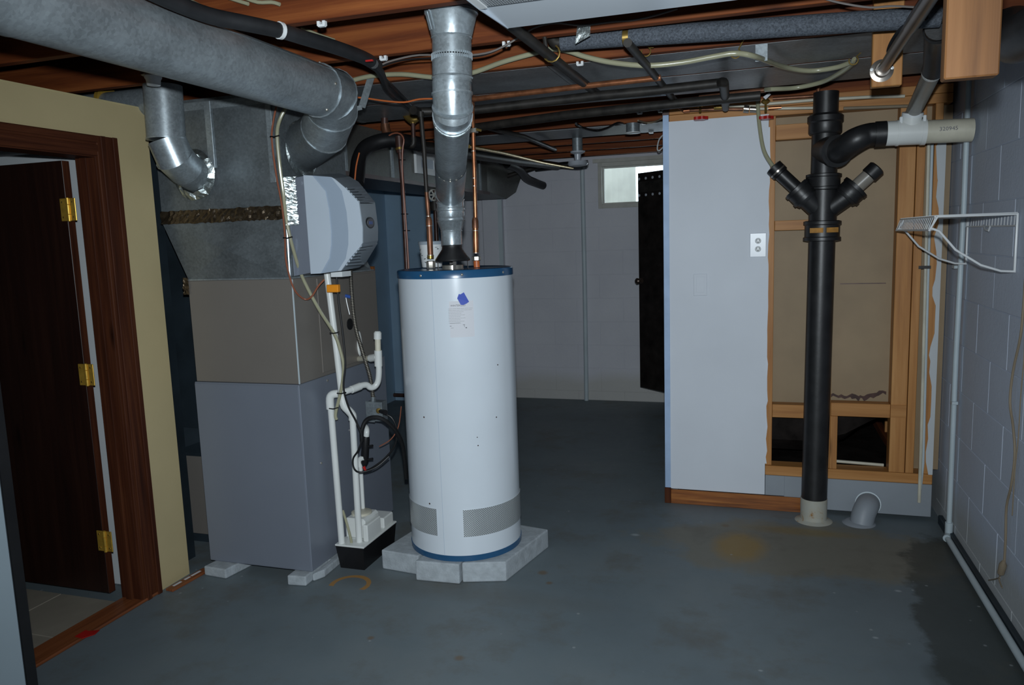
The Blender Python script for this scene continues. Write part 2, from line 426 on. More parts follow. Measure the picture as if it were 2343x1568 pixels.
# ------------------------------------------------------------------ ceiling: subfloor and joists
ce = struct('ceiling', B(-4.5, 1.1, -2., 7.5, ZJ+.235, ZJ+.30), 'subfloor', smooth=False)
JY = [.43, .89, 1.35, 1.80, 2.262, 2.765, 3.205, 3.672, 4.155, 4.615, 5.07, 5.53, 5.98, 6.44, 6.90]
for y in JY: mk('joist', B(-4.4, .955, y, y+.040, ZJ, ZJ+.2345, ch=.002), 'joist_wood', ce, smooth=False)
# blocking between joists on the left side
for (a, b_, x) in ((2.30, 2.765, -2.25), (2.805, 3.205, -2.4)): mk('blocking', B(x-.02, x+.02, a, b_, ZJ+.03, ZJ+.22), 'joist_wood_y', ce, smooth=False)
for (xa, xb, name) in ((-2.55, -2.50, 'furring'), (-2.30, -2.24, 'furring')):
    mk(name, B(xa, xb, 1.9, 3.1, ZJ+.10, ZJ+.125), 'joist_wood_y', ce, smooth=False)
# ------------------------------------------------------------------ right wall: painted concrete blocks
BH, BL, Z0 = .2288, .4570, .0905
def chb(w_, h_, t):
    # one block face, thickness along +x, chamfered front
    return MB().box(0, w_, 0, t, 0, h_, ch=.0045)
wr = struct('wall_right', B(XR+.003, XR+.18, -2., 7.5, 0, 2.56), 'block_paint', smooth=False)
msh = {}
def blocks(parent, mat, along, lo, hi, fixed, zlo, zhi, off, skip=None):
    k = -1
    while True:
        z0 = Z0+k*BH; z1 = z0+BH; k += 1
        if z0 >= zhi-.02: break
        a0, a1 = max(z0, zlo), min(z1, zhi)
        if a1-a0 < .03: continue
        s0 = lo-((k % 2)*BL/2+off) % BL
        while s0 < hi:
            p0, p1 = max(s0, lo), min(s0+BL, hi); s0 += BL
            if p1-p0 < .03 or (skip and skip(p0, p1, a0, a1)): continue
            key = (along, round(p1-p0, 3), round(a1-a0, 3), mat)
            if key not in msh:
                w_, h_ = p1-p0-.0035, a1-a0-.0035
                mb = MB().box(0, .012, 0, w_, 0, h_, ch=.0018) if along == 'y' else MB().box(0, w_, 0, .012, 0, h_, ch=.0018)
                me = bpy.data.meshes.new('concrete_block'); me.from_pydata([tuple(p) for p in mb.v], [], mb.f); me.update()
                import bmesh
                bm = bmesh.new(); bm.from_mesh(me); bmesh.ops.recalc_face_normals(bm, faces=bm.faces); bm.to_mesh(me); bm.free()
                me.materials.append(MATS[mat]); msh[key] = me
            o = bpy.data.objects.new('concrete_block', msh[key]); C.objects.link(o); o.parent = parent
            j = random.uniform(-.0006, .0006)
            loc = V((fixed+j, p0+.0018, a0+.0018)) if along == 'y' else V((p0+.0018, fixed+j, a0+.0018))
            o.location = loc-WL[parent.name]
blocks(wr, 'block_paint', 'y', 1.1, 4.62, XR-.0002, 0.02, 2.56, .12)
# narrow ledge running along the foot of the right wall
tb = struct('baseboard_right', B(XR-.022, XR+.002, -1.0, 4.45, 0, .050, ch=.004), 'slate_metal', smooth=False)

# ------------------------------------------------------------------ far wall with its window
WX0, WX1, WZ0, WZ1 = -1.455, -.66, 1.86, 2.285
mb = MB().box(-4.5, WX0, YF+.003, YF+.20, 0, 2.56).box(WX1, 1.1, YF+.003, YF+.20, 0, 2.56).box(WX0, WX1, YF+.003, YF+.20, 0, WZ0).box(WX0, WX1, YF+.003, YF+.20, WZ1, 2.56)
wb = struct('wall_back', mb, 'block_paint_far', smooth=False)
def sk(p0, p1, a0, a1): return p1 > WX0+.02 and p0 < WX1-.02 and a1 > WZ0+.02
blocks(wb, 'block_paint_far', 'x', -2.86, -.45, YF-.0002, 0.0, 2.31, .2, sk)
mk('block_fill', B(WX0-.0, WX1, YF-.004, YF+.0028, Z0+7*BH+.003, WZ0), 'block_paint_far', wb, smooth=False)
# pilaster beside the duct outlet
pa, pb = Py(1108, 600, 7.2).x, Py(1152, 600, 7.2).x
tr = struct('trim_1', B(pa, pb, 7.19, YF, 0, 2.28, ch=.006), 'block_paint_far', smooth=False)
mk('edge_strip', B(pb-.035, pb+.006, 7.18, 7.195, 0, 2.28), 'white_paint_pipe', tr, smooth=False)
# beam board on top of the far wall
struct('trim_2', B(-1.50, 1.0, YF-.03, YF, 2.285, ZJ), 'window_frame_paint', smooth=False)
# window
wn = struct('window_1')
def frame(par, name, x0, x1, z0, z1, t, y0, y1, mat):
    mk(name, B(x0, x0+t, y0, y1, z0, z1, ch=.002), mat, par, smooth=False); mk(name, B(x1-t, x1, y0, y1, z0, z1, ch=.002), mat, par, smooth=False)
    mk(name, B(x0+t, x1-t, y0, y1, z0, z0+t, ch=.002), mat, par, smooth=False); mk(name, B(x0+t, x1-t, y0, y1, z1-t, z1, ch=.002), mat, par, smooth=False)
frame(wn, 'window_frame', WX0, WX1, WZ0, WZ1, .036, YF-.014, YF+.10, 'window_frame_paint')
frame(wn, 'sash', WX0+.037, WX1-.037, WZ0+.037, WZ1-.037, .016, YF+.02, YF+.055, 'window_frame_paint')
mk('glass_pane', B(WX0+.053, WX1-.053, YF+.034, YF+.040, WZ0+.053, WZ1-.053), 'frosted_glass', wn, smooth=False)
# corrugated light well outside the window
pts = []
for k in range(13):
    a_ = math.pi*(.02+.40*k/12); pts.append((-1.05-.62*math.cos(a_), YF+.22+.5*math.sin(a_)))
mb = MB()
for i in range(len(pts)-1):
    p, q = pts[i], pts[i+1]; n_ = V((p[1]-q[1], q[0]-p[0], 0)).normalized()*.004
    mb.prism([V((p[0], p[1], 1.5)), V((q[0], q[1], 1.5)), V((q[0], q[1], 2.6)), V((p[0], p[1], 2.6))], n_)
wl_ = mk('window_well', mb, 'well_cream'); tag(wl_, 'curved grey metal light well outside the small window', 'window well')
gr = struct('trim_3', B(-4.5, 1.2, YF+.21, 9.5, 1.40, 1.50), 'well_cream', smooth=False)

# ------------------------------------------------------------------ blue rear walls on the left
struct('wall_blue_side', B(-3.62, -3.55, 5.2, 6.96, 0, 2.56), 'blue_paint', smooth=False)
struct('wall_blue_back', B(-3.55, -2.86, 6.96, 7.10, 0.03, 2.56), 'blue_paint', smooth=False)
struct('baseboard_blue', B(-3.545, -2.86, 6.945, 6.96, 0.0, .09), 'blue_paint', smooth=False)
struct('wall_left_rear', B(-4.5, -4.4, -2., 7.5, 0, 2.56), 'hall_white', smooth=False)
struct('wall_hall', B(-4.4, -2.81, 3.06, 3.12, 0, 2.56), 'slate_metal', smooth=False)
struct('wall_rear_cross', B(-4.4, -3.62, 5.2, 5.26, 0, 2.56), 'blue_paint', smooth=False)
struct('wall_front', B(-4.5, 1.1, -2.1, -2., 0, 2.56), 'hall_white', smooth=False)

# ------------------------------------------------------------------ left cream wall, doorway and hall beyond
JI = 2.62   # inner face of the far jamb
mb = MB().box(-2.80, XL, JI+.02, 2.935, 0, 2.245).box(-2.80, XL, 1.90, JI+.02, 2.03, 2.245).box(-2.80, XL, -2., 1.90, 0, 2.245)
wl = struct('wall_left', mb, 'cream_paint', smooth=False)
mk('drywall_edge', B(-2.79, XL+.001, 1.9, 2.93, 2.245, 2.253), 'cream_edge', wl, smooth=False)
dr = struct('door_1')
mk('jamb', B(-2.80, XL+.002, JI, JI+.02, 0, 2.03, ch=.001), 'dark_wood_z', dr, smooth=False)
mk('jamb', B(-2.80, XL+.002, 1.90, 1.96, 0, 2.03, ch=.001), 'dark_wood_z', dr, smooth=False)
mk('head_jamb', B(-2.80, XL+.002, 1.96, JI, 2.005, 2.03, ch=.001), 'dark_wood_y', dr, smooth=False)
mk('door_stop', B(-2.765, -2.73, JI-.012, JI, 0, 2.005, ch=.001), 'dark_wood_z', dr, smooth=False)
def casing(z0, z1, y0, y1, vert=True):
    # moulded casing profile in two steps with a bead
    mb = MB()
    if vert: mb.box(XL, XL+.014, y0, y1, z0, z1, ch=.002).box(XL+.014, XL+.020, y0+.018, y0+.045, z0, z1, ch=.002).box(XL+.014, XL+.022, y1-.030, y1-.004, z0, z1, ch=.002)
    else: mb.box(XL, XL+.014, y0, y1, z0, z1, ch=.002).box(XL+.014, XL+.020, y0, y1, z0+.018, z0+.045, ch=.002).box(XL+.014, XL+.022, y0, y1, z1-.030, z1-.004, ch=.002)
    return mb
mk('casing', casing(0, 2.095, JI+.004, JI+.115), 'dark_wood_z', dr, smooth=False)
mk('casing', casing(0, 2.095, 1.80, 1.955), 'dark_wood_z', dr, smooth=False)
mk('casing', casing(2.01, 2.095, 1.955, JI+.004, False), 'dark_wood_y', dr, smooth=False)
mk('threshold', MB().box(-2.80, XL+.018, 1.96, JI+.115, 0, .014, ch=.004), 'threshold_wood', dr, smooth=False)
# the open slab
sl = mk('door_slab', B(-3.66, -2.836, 2.585, 2.620, .045, 1.998, ch=.002), 'door_wood', dr, smooth=False)
mk('door_edge', B(-2.8365, -2.834, 2.586, 2.619, .046, 1.997), 'dark_wood_z', sl, smooth=False)
for pz in (1.79, 1.07, .30):
    hh = mk('hinge', MB().box(-2.864, -2.824, 2.577, 2.582, pz-.048, pz+.048, ch=.0015), 'hinge_brass', dr, smooth=False)
    mk('hinge_leaf', B(-2.818, -2.780, 2.577, 2.582, pz-.048, pz+.048, ch=.0015), 'hinge_brass', hh, smooth=False)
    for dx_, dz_ in ((-.03, .032), (-.03, -.032), (.026, .032), (.026, -.032)): mk('screw', MB().lathe((-2.821+dx_, 2.577, pz+dz_), (0, -1, 0), [(0, .0045), (.001, .0045), (.0015, .002)], 8), 'brass', hh)
    mk('hinge_pin', MB().lathe((-2.818, 2.576, pz-.052), (0, 0, 1), [(0, .003), (.003, .008), (.03, .008), (.031, .006), (.033, .008), (.071, .008), (.072, .006), (.074, .008), (.101, .008), (.104, .003)], 12), 'hinge_brass', hh)
# hall ceiling and wall strip seen through the hinge gap
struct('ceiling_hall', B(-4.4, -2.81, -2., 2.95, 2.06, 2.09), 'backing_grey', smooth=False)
struct('trim_4', B(-4.4, -2.81, 2.74, 2.79, 0.007, 2.06), 'hall_white', smooth=False)
# loose strip of baseboard at the foot of the wall
lb = B(0, .30, 0, .05, 0, .012, ch=.002); a_ = math.atan2(2.965-2.735, 0.04)
p0 = Pz(395, 1350, 0); p1 = Pz(466, 1310, 0); dv = (p1-p0); L_ = dv.length; ax = dv.normalized(); ay = V((-ax.y, ax.x, 0))
wstrip = tag(mk('wood_strip', MB().obox(p0+ax*L_/2+V((0, 0, .0065)), ax, ay, V((0, 0, 1)), L_/2+.02, .022, .0062, .0015), 'threshold_wood', smooth=False), 'short broken wood strip with white paint lying at the cream wall foot', 'wood strip')
pr_ = Pz(200, 1450, 0.016)
tag(mk('red_tag', MB().prism([pr_+V((-.03, -.035, 0)), pr_+V((.015, -.04, 0)), pr_+V((.04, .0, 0)), pr_+V((.03, .035, 0)), pr_+V((-.01, .015, 0)), pr_+V((-.03, .02, 0))], (0, 0, .002)), 'red_paint', smooth=False), 'small red tag of tape lying on the door threshold', 'tag')
for q_, l_ in ((.18, .05), (.5, .035), (.78, .06)): 
    c_ = p0+ax*L_*q_+V((0, 0, .0132)); mk('paint_flake', MB().obox(c_+ay*.006, ax, ay, V((0, 0, 1)), l_/2, .006, .0005), 'drywall_white', wstrip, smooth=False)
# white appliance at the far left; its black strip stands in for shade
fz = thing('upright_freezer', 'pale upright freezer side with a black strip standing in for shade at the left border', 'freezer', (-2.33, 1.2, 0))
mk('cabinet', B(-2.64, -2.0, .80, 1.514, .03, 1.55, ch=.008), 'freezer_white', fz, smooth=False)
mk('shade_strip', B(-2.62, -2.003, 1.514, 1.546, .03, 1.54), 'rubber_black', fz, smooth=False)
for x in (-2.6, -2.06):
    for y in (.86, 1.46): mk('foot', MB().lathe((x, y, 0), (0, 0, 1), [(0, .018), (.02, .018), (.022, .012), (.03, .012)], 12), 'rubber_black', fz)

# ------------------------------------------------------------------ middle partition
wm = struct('wall_middle')
PX0, PX1 = -.523, .050
mk('drywall_panel', B(-.497, PX1-.006, YP, YP+.013, .088, 2.225), 'drywall_white', wm, smooth=False)
mk('corner_bead', MB().box(PX0, -.490, YP-.004, YP+.012, .090, 2.262, ch=.001).box(PX0, PX0+.006, YP, YP+.12, .09, 2.262), 'bead_blue', wm, smooth=False)
mk('bead_cap', B(PX0-.001, -.488, YP-.006, YP+.10, 2.262, 2.290), 'iron_brown', wm, smooth=False)
mk('base_trim', B(-.488, .240, YP-.014, YP, .0, .085, ch=.002), 'oak_x', wm, smooth=False)
mk('base_trim', B(PX0-.002, -.488, YP-.016, YP+.1, .0, .094, ch=.002), 'dark_wood_z', wm, smooth=False)
mk('top_plate', B(-.49, .93, YP+.014, YP+.11, 2.215, 2.262, ch=.002), 'plate_wood', wm, smooth=False)
mk('top_plate', B(-.49, .93, YP+.016, YP+.11, 2.264, 2.310, ch=.002), 'plate_wood', wm, smooth=False)
for x0, x1 in ((-.488, -.450), (PX1-.005, PX1+.030), (.355, .388), (.690, .768), (.772, .812), (.852, .888)):
    mk('stud', B(x0, x1, YP+.013 if x1 < .6 else YP+.006, YP+.100, .262, 2.214, ch=.002), 'stud_wood', wm, smooth=False)
mk('stud', B(.388, .425, YP+.006, YP+.09, .262, .565, ch=.002), 'stud_wood', wm, smooth=False)
for x0, x1, z0, z1 in ((PX1+.031, .354, 2.085, 2.165), (PX1+.031, .354, 1.598, 1.652), (PX1+.031, .354, .545, .620), (.389, .689, .565, .640)):
    mk('blocking', B(x0, x1, YP+.010, YP+.085, z0, z1, ch=.002), 'plate_wood', wm, smooth=False)
mk('blocking', B(.689, .765, YP-.002, YP+.0055, .572, .640), 'plate_wood', wm, smooth=False)
mk('sole_plate', B(PX1-.005, .905, YP+.002, YP+.11, .205, .261, ch=.003), 'plate_wood', wm, smooth=False)
mk('kick_board', B(PX1-.003, .150, YP+.004, YP+.02, .086, .204), 'grey_board', wm, smooth=False)
mk('kick_board', B(.150, .905, YP+.002, YP+.02, .022, .204, ch=.002), 'grey_board', wm, smooth=False)
mk('backing_board', B(PX1+.03, .70, YP+.1005, YP+.108, .600, 2.214), 'hardboard', wm, smooth=False)
mk('backing_board', B(.70, .95, YP+.101, YP+.108, .263, 2.214), 'hardboard', wm, smooth=False)
# torn paint and drywall edge on the last stud
mb = MB(); zz = .26; xs = []
while zz < 2.0:
    xs.append((zz, .876+random.uniform(-.012, .012))); zz += random.uniform(.03, .09)
poly = [V((x, YP+.0035, z)) for z, x in xs]+[V((.905, YP+.0035, xs[-1][0])), V((.905, YP+.0035, xs[0][0]))]
mk('drywall_remnant', mb.prism(poly, (0, .012, 0)), 'hall_white', wm, smooth=False)
mk('drywall_remnant', MB().prism([V((.858, YP+.002, 2.0)), V((.885, YP+.002, 2.04)), V((.905, YP+.002, 2.04)), V((.905, YP+.002, 1.78)), V((.885, YP+.002, 1.76)), V((.870, YP+.002, 1.84))], (0, .004, 0)), 'hall_white', wm, smooth=False)
rr = random.Random(11); pts_ = []; x = .392
while x < .688: pts_.append((x, .648+.012+rr.uniform(0, .018)+.03*max(0, (x-.55)/.14))); x += rr.uniform(.008, .02)
poly = [V((x, YP+.098, z)) for x, z in pts_]+[V((x, YP+.098, z-.012-rr.uniform(0, .02)*(1 if x > .5 else .4))) for x, z in pts_[::-1]]
mk('mould_crack', MB().prism(poly, (0, .002, 0)), 'iron_brown', wm, smooth=False)
mk('board_crack', MB().box(.43, .66, YP+.0985, YP+.1003, 1.292, 1.297), 'iron_brown', wm, smooth=False)
# painted ragged edge left of the opening
xs = []; zz = .27
while zz < 2.2: xs.append((zz, PX1-.001+random.uniform(-.002, .007))); zz += random.uniform(.03, .08)
poly = [V((x, YP+.0100, z)) for z, x in xs]+[V((PX1-.008, YP+.0100, xs[-1][0])), V((PX1-.008, YP+.0100, xs[0][0]))]
mk('drywall_remnant', MB().prism(poly, (0, .0029, 0)), 'drywall_white', wm, smooth=False)
struct('wall_closet', B(-.495, -.46, YP+.112, 7.0, 0, 2.31), 'hall_white', smooth=False)
# underside of the bathtub behind the open framing
ring = []
for t, (zb, yb) in enumerate(((.60, 4.66), (.53, 4.67), (.36, 4.74), (.31, 4.86), (.30, 5.2))):
    pass
rows = []
for X in (.07, .12, .30, .48, .60, .70, .80):
    k = min(1, max(0, (X-.42)/.30)); zb = .285+.27*k**.8
    rows.append([V((X, 4.60+.02*k, .565)), V((X, 4.62+.05*k, zb+(.565-zb)*.35)), V((X, 4.70+.05*k, zb+.02)), V((X, 4.9, zb)), V((X, 5.25, zb)), V((X, 5.30, .565))])
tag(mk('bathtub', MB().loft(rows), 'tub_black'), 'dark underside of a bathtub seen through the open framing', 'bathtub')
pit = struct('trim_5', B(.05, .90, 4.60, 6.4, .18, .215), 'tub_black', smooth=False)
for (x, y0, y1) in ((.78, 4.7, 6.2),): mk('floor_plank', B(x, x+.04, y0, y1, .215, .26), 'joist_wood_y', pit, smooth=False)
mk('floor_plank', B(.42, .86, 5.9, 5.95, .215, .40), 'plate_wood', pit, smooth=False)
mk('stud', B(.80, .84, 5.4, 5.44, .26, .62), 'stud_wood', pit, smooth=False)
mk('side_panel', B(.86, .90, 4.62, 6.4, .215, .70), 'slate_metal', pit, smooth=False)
tag(mk('pvc_stick', MB().tube([V((.43, 4.60, .275)), V((.68, 4.595, .268))], .009, 8), 'pvc_aged'), 'thin off-white plastic stick lying in the low opening by the tub', 'stick')

# outlet plate and blank plate
def plate(x0, y0, x1, y1, name, lab, cat):
    a = Py(x0, y0, YP); b = Py(x1, y1, YP); t = thing(name, lab, cat, ((a.x+b.x)/2, YP-.002, b.z))
    return t, a.x, b.x, b.z, a.z
t, x0, x1, z0, z1 = plate(1716, 534, 1753, 588, 'outlet', 'white duplex electrical outlet on the white partition panel', 'outlet')
mk('cover_plate', B(x0, x1, YP-.006, YP-.0005, z0, z1, ch=.0025), 'clear_plate', t, smooth=False)
cx = (x0+x1)/2
for q in (.32, .66):
    zc = z0+(z1-z0)*q+.002
    s_ = mk('socket', MB().lathe((cx, YP-.0095, zc), (0, 1, 0), [(0, .0145), (.001, .0165), (.0036, .0165)], 20), 'white_plastic', t)
    for dx_ in (-.006, .006): mk('slot', B(cx+dx_-.0012, cx+dx_+.0012, YP-.0102, YP-.0096, zc, zc+.009), 'rubber_black', s_, smooth=False)
    mk('slot', MB().lathe((cx, YP-.0102, zc-.008), (0, 1, 0), [(0, .0028), (.0006, .0028)], 10), 'rubber_black', s_)
t, x0, x1, z0, z1 = plate(1587, 627, 1618, 677, 'blank_plate', 'painted-over blank cover plate low on the white partition panel', 'cover plate')
mk('cover_plate', B(x0, x1, YP-.005, YP-.0005, z0, z1, ch=.002), 'drywall_white', t, smooth=False)
mk('raised_centre', B(x0+.016, x1-.014, YP-.0065, YP-.0049, z0+.02, z1-.016, ch=.001), 'drywall_white', t, smooth=False)

# ------------------------------------------------------------------ dark door hanging by the window
fd = thing('barn_door', 'dark brown tall door with white bolt heads beside the small window', 'door', (-.9, 6.7, .12))
a0 = V((-.995, 6.78, 0)); a1 = V((-.535, 6.39, 0)); ax = (a1-a0).normalized(); ay = V((-ax.y, ax.x, 0)); L_ = (a1-a0).length
ZT, ZB = 2.13, .245
mk('door_slab', MB().obox(a0+ax*L_/2+V((0, 0, (ZT+ZB)/2)), ax, ay, V((0, 0, 1)), L_/2, .02, (ZT-ZB)/2, .003), 'tub_black', fd, smooth=False)
for q in (0.0,):
    for i in range(6):
        for zb in (ZT-.05, ZT-.19):
            p = a0+ax*(.02+i*.085)+V((0, 0, zb))-ay*.021
            mk('bolt', MB().lathe(p, -ay, [(0, .0125), (.004, .0115), (.008, .006), (.009, .001)], 10), 'porcelain', fd)
mk('hinge_plate', MB().obox(a0+ax*L_/2-ay*.0215+V((0, 0, ZT-.12)), ax, ay, V((0, 0, 1)), L_/2-.005, .0012, .045), 'iron_dark', fd, smooth=False)
p = a0+ax*.035+V((0, 0, 1.20))
mk('door_knob', MB().lathe(p-ay*.02, -ay, [(0, .026), (.004, .026), (.008, .011), (.03, .011), (.038, .024), (.052, .027), (.062, .018), (.064, .002)], 18), 'bronze_rod', fd)
mk('door_knob', MB().lathe(p+ay*.02, ay, [(0, .026), (.004, .026), (.008, .011), (.03, .011), (.038, .024), (.052, .027), (.062, .018), (.064, .002)], 18), 'chrome', fd)

def pl(pts, Y=None, X=None, Z=None):
    out = []
    for p in pts:
        if len(p) == 3: out.append(Py(p[0], p[1], p[2]) if Y is not None or X is None and Z is None else (Px(*p) if X is not None else Pz(*p)))
        elif Y is not None: out.append(Py(p[0], p[1], Y))
        elif X is not None: out.append(Px(p[0], p[1], X))
        else: out.append(Pz(p[0], p[1], Z))
    return out
def ring(mb, p, ax, r, L, lip=.0):     # a band around a pipe
    ax = V(ax).normalized(); mb.lathe(V(p)-ax*L/2, ax, [(0, r-.002), (0, r), (L, r), (L, r-.002)], 20); return mb

# ------------------------------------------------------------------ water heater
HC, HR = V((-1.399, 3.443, 0)), .276
def cyl(x, y, r=HR):
    d = _d(x, y); a = d.x**2+d.y**2; b = -2*(d.x*HC.x+d.y*HC.y); c_ = HC.x**2+HC.y**2-r*r
    t = (-b-math.sqrt(b*b-4*a*c_))/(2*a); p = EYE+d*t; return math.atan2(p.y-HC.y, p.x-HC.x), p.z
wh = thing('water_heater', 'tall white cylindrical water heater with blue rims standing on grey blocks', 'water heater', (HC.x, HC.y, .1))
mk('tank', MB().lathe((HC.x, HC.y, .1), (0, 0, 1), [(.02, HR-.004), (.022, HR), (1.334, HR), (1.336, HR-.004)], 72), 'enamel_white', wh)
mk('bottom_rim', MB().lathe((HC.x, HC.y, .1), (0, 0, 1), [(0, HR-.006), (.0, HR+.002), (.026, HR+.003), (.028, HR-.002)], 72), 'enamel_blue', wh)
mk('lid', MB().lathe((HC.x, HC.y, 1.434), (0, 0, 1), [(0, HR-.004), (0, HR+.004), (.030, HR+.004), (.036, HR), (.038, HR-.010), (.034, HR-.03), (.034, .04)], 72), 'enamel_blue', wh)
sm = MB(); a_, _z = cyl(1000, 900)
sm.obox(V((HC.x+math.cos(a_)*HR, HC.y+math.sin(a_)*HR, .78)), V((-math.sin(a_), math.cos(a_), 0)), V((math.cos(a_), math.sin(a_), 0)), V((0, 0, 1)), .0012, .0008, .655)
mk('seam', sm, 'humid_light', wh, smooth=False)
def cpatch(a0, a1, z0, z1, r, t, n=24, poly=None):
    mb = MB(); rows = []
    for i in range(n+1):
        a_ = a0+(a1-a0)*i/n; c_, s_ = math.cos(a_), math.sin(a_)
        rows.append([V((HC.x+c_*q, HC.y+s_*q, z)) for q, z in ((r, z0), (r+t, z0), (r+t, z1), (r, z1))])
    return mb.loft(rows)
for (pa_, pb_) in (((938, 1152), (1000, 1224)), ((1060, 1172), (1193, 1205))):
    pass
aL, _ = cyl(940.5, 1190); aR, _ = cyl(1000, 1190); bL, _ = cyl(1060, 1190); bR, _ = cyl(1189.5, 1180)
_, zt = cyl(1000, 1167); _, zb = cyl(1000, 1227); _, zt2 = cyl(1060, 1166); _, zb2 = cyl(1060, 1228)
for a0_, a1_ in ((aL-.25, aR), (bL, bR+.2)):
    g = mk('vent_grille', cpatch(a0_, a1_, (zb+zb2)/2, (zt+zt2)/2, HR+.0002, .0025), 'perforated', wh)
    me = g.data; off = WL['water_heater']-HC
    # object coordinates centred on the tank axis so the holes wrap round it
aP0, zP0 = cyl(1027, 690); aP1, zP1 = cyl(1086, 770)
mk('paper_notice', cpatch(aP0, aP1, zP1, zP0, HR+.0003, .0009, 8), 'paper', wh, smooth=True)
def onh(a_, z, r=HR+.0018): return V((HC.x+math.cos(a_)*r, HC.y+math.sin(a_)*r, z))
am = (aP0+aP1)/2; Rt = V((-math.sin(am), math.cos(am), 0))
text('notice_heading', 'WINTERIZED', .0115, 'ink', wh, onh(am-.055, zP0-.020), Rt, (0, 0, 1))
hh = zP0-zP1
mb = MB()
for i in range(11):
    q = zP0-.034-i*.0072; Ltot = (.112, .108, .070, .060, .075, .055, .078, .055, .072, .050, .0)[i]
    if Ltot <= 0: continue
    n0 = 6
    for k in range(n0):
        u0 = k/n0*Ltot; a_ = am-.22+(u0+Ltot/n0/2)/HR; 
        mb.obox(onh(a_, q), V((-math.sin(a_), math.cos(a_), 0)), V((math.cos(a_), math.sin(a_), 0)), V((0, 0, 1)), Ltot/n0*.46, .0002, .0011)
o = mk('notice_text', mb, 'ink_light', wh, smooth=False); o['kind'] = 'stuff'
mb = MB()
for (du, dz, l_, h_) in ((-.052, .112, .008, .002), (-.045, .121, .012, .0012), (.008, .108, .010, .002), (.010, .114, .0015, .009), (.018, .122, .006, .005), (-.03, .100, .05, .001)):
    a_ = am+du/HR; mb.obox(onh(a_, zP0-dz), V((-math.sin(a_), math.cos(a_), 0)), V((math.cos(a_), math.sin(a_), 0)), V((0, 0, 1)), l_/2, .0002, h_/2)
mk('notice_scribble', mb, 'ink', wh, smooth=False)
bt = [(1046, 683), (1049.5, 673), (1054, 673.5), (1061, 669), (1073, 690.5), (1067, 695), (1060, 698), (1054, 697.5)]
poly = [onh(*cyl(*p), HR+.0022) for p in bt]; nrm = V((math.cos(am), math.sin(am), 0))
mk('blue_tape', MB().prism(poly, nrm*.0012), 'blue_tape', wh, smooth=False)
for x in (962, 1057, 1151):
    a_, z = cyl(x, 628 if x != 1151 else 622, HR+.004); c_ = V((math.cos(a_), math.sin(a_), 0))
    mk('screw', MB().lathe(V((HC.x, HC.y, 1.450))+c_*(HR+.003), c_, [(0, .006), (.002, .006), (.004, .003), (.0045, .0005)], 10), 'solder', wh)
for (x, y, s_) in ((970, 955, 2.0), (1136, 955, 1.6), (1139, 835, 1.6), (983, 1153, 2.2), (1094, 1020, 1.5), (1092, 1001, 1.2)):
    a_, z = cyl(x, y); c_ = V((math.cos(a_), math.sin(a_), 0))
    mk('chip', MB().lathe(V((HC.x, HC.y, z))+c_*(HR-.0002), c_, [(0, s_*.0022), (.0007, s_*.0019)], 7), 'iron_brown', wh)
# draught hood
hp = Py(1036, 600, 3.443)
HX = V((hp.x, 3.443, 1.47))
mk('draft_hood', MB().lathe(HX+V((0, 0, .035)), (0, 0, 1), [(0, .082), (.004, .085), (.010, .084), (.058, .050), (.076, .048), (.076, .040)], 32), 'abs_black', wh)
for k in range(4):
    a_ = .5+k*math.pi/2; p = HX+V((math.cos(a_)*.072, math.sin(a_)*.072, 0)); mk('hood_leg', MB().obox(p+V((0, 0, .018)), V((-math.sin(a_), math.cos(a_), 0)), V((math.cos(a_), math.sin(a_), 0)), V((0, 0, 1)), .008, .0015, .022), 'iron_dark', wh, smooth=False)
mk('flue_baffle', MB().lathe(HX+V((0, 0, -.004)), (0, 0, 1), [(0, .052), (.020, .052), (.022, .03)], 24), 'solder', wh)

# ------------------------------------------------------------------ flue pipe
fu = thing('flue_pipe', 'shiny galvanized flue pipe rising from the white water heater to the joists', 'flue pipe', (hp.x, 3.443, 1.58))
b0 = HX+V((0, 0, .112))
mk('pipe_collar', MB().lathe(b0, (0, 0, 1), [(0, .050), (.002, .052), (.062, .052), (.066, .0535), (.070, .052), (.072, .052)], 32), 'galv_bright', fu)
p1_ = Py(1035, 528, 3.443); p2_ = Py(1035, 512, 3.443)
mk('reducer', MB().lathe(V((hp.x, 3.443, b0.z+.070)), (0, 0, 1), [(0, .052), (.040, .066), (.043, .069), (.046, .067), (.050, .066)], 32), 'galv_bright', fu)
zb = b0.z+.118; zt_ = Py(1032, 474, 3.443).z
mk('lower_section', MB().lathe(V((hp.x, 3.443, zb)), (0, 0, 1), [(0, .066), (.01, .066), (.013, .068), (.016, .066), (zt_-zb-.02, .066), (zt_-zb-.016, .069), (zt_-zb-.008, .069), (zt_-zb, .066)], 32), 'galv_bright', fu)
# adjustable elbow, leaning run, second elbow, upright to the joist bay
E0 = V((hp.x, 3.443, zt_)); E3 = Py(1036, 250, 2.46); TOP = V((E3.x+.010, 2.46, ZJ+.06))
E1 = E0+V((0, 0, .055)); U2 = V((E3.x, E3.y, E3.z)); dr_ = (U2-E1).normalized()
A1 = E1+dr_*.075
mk('elbow', MB().tube([E0, E0+V((0, 0, .02)), E1, A1], .0655, 32, cap=False), 'galv_bright', fu)
mb = MB(); ring(mb, E0+V((0, 0, .030)), V((0, -.25, 1)), .0695, .006); ring(mb, E1+dr_*.035, (V((0, 0, .4))+dr_), .0695, .006); mk('elbow_bead', mb, 'galv_bright', fu)
B1 = E1+dr_*((U2-E1).length-.09)
mid = A1+(B1-A1)*.42
mk('leaning_section', MB().tube([A1, mid], .0665, 32, cap=False), 'galv_bright', fu)
mk('leaning_section', MB().tube([mid-dr_*.02, B1], .0645, 32, cap=False), 'galv', fu)
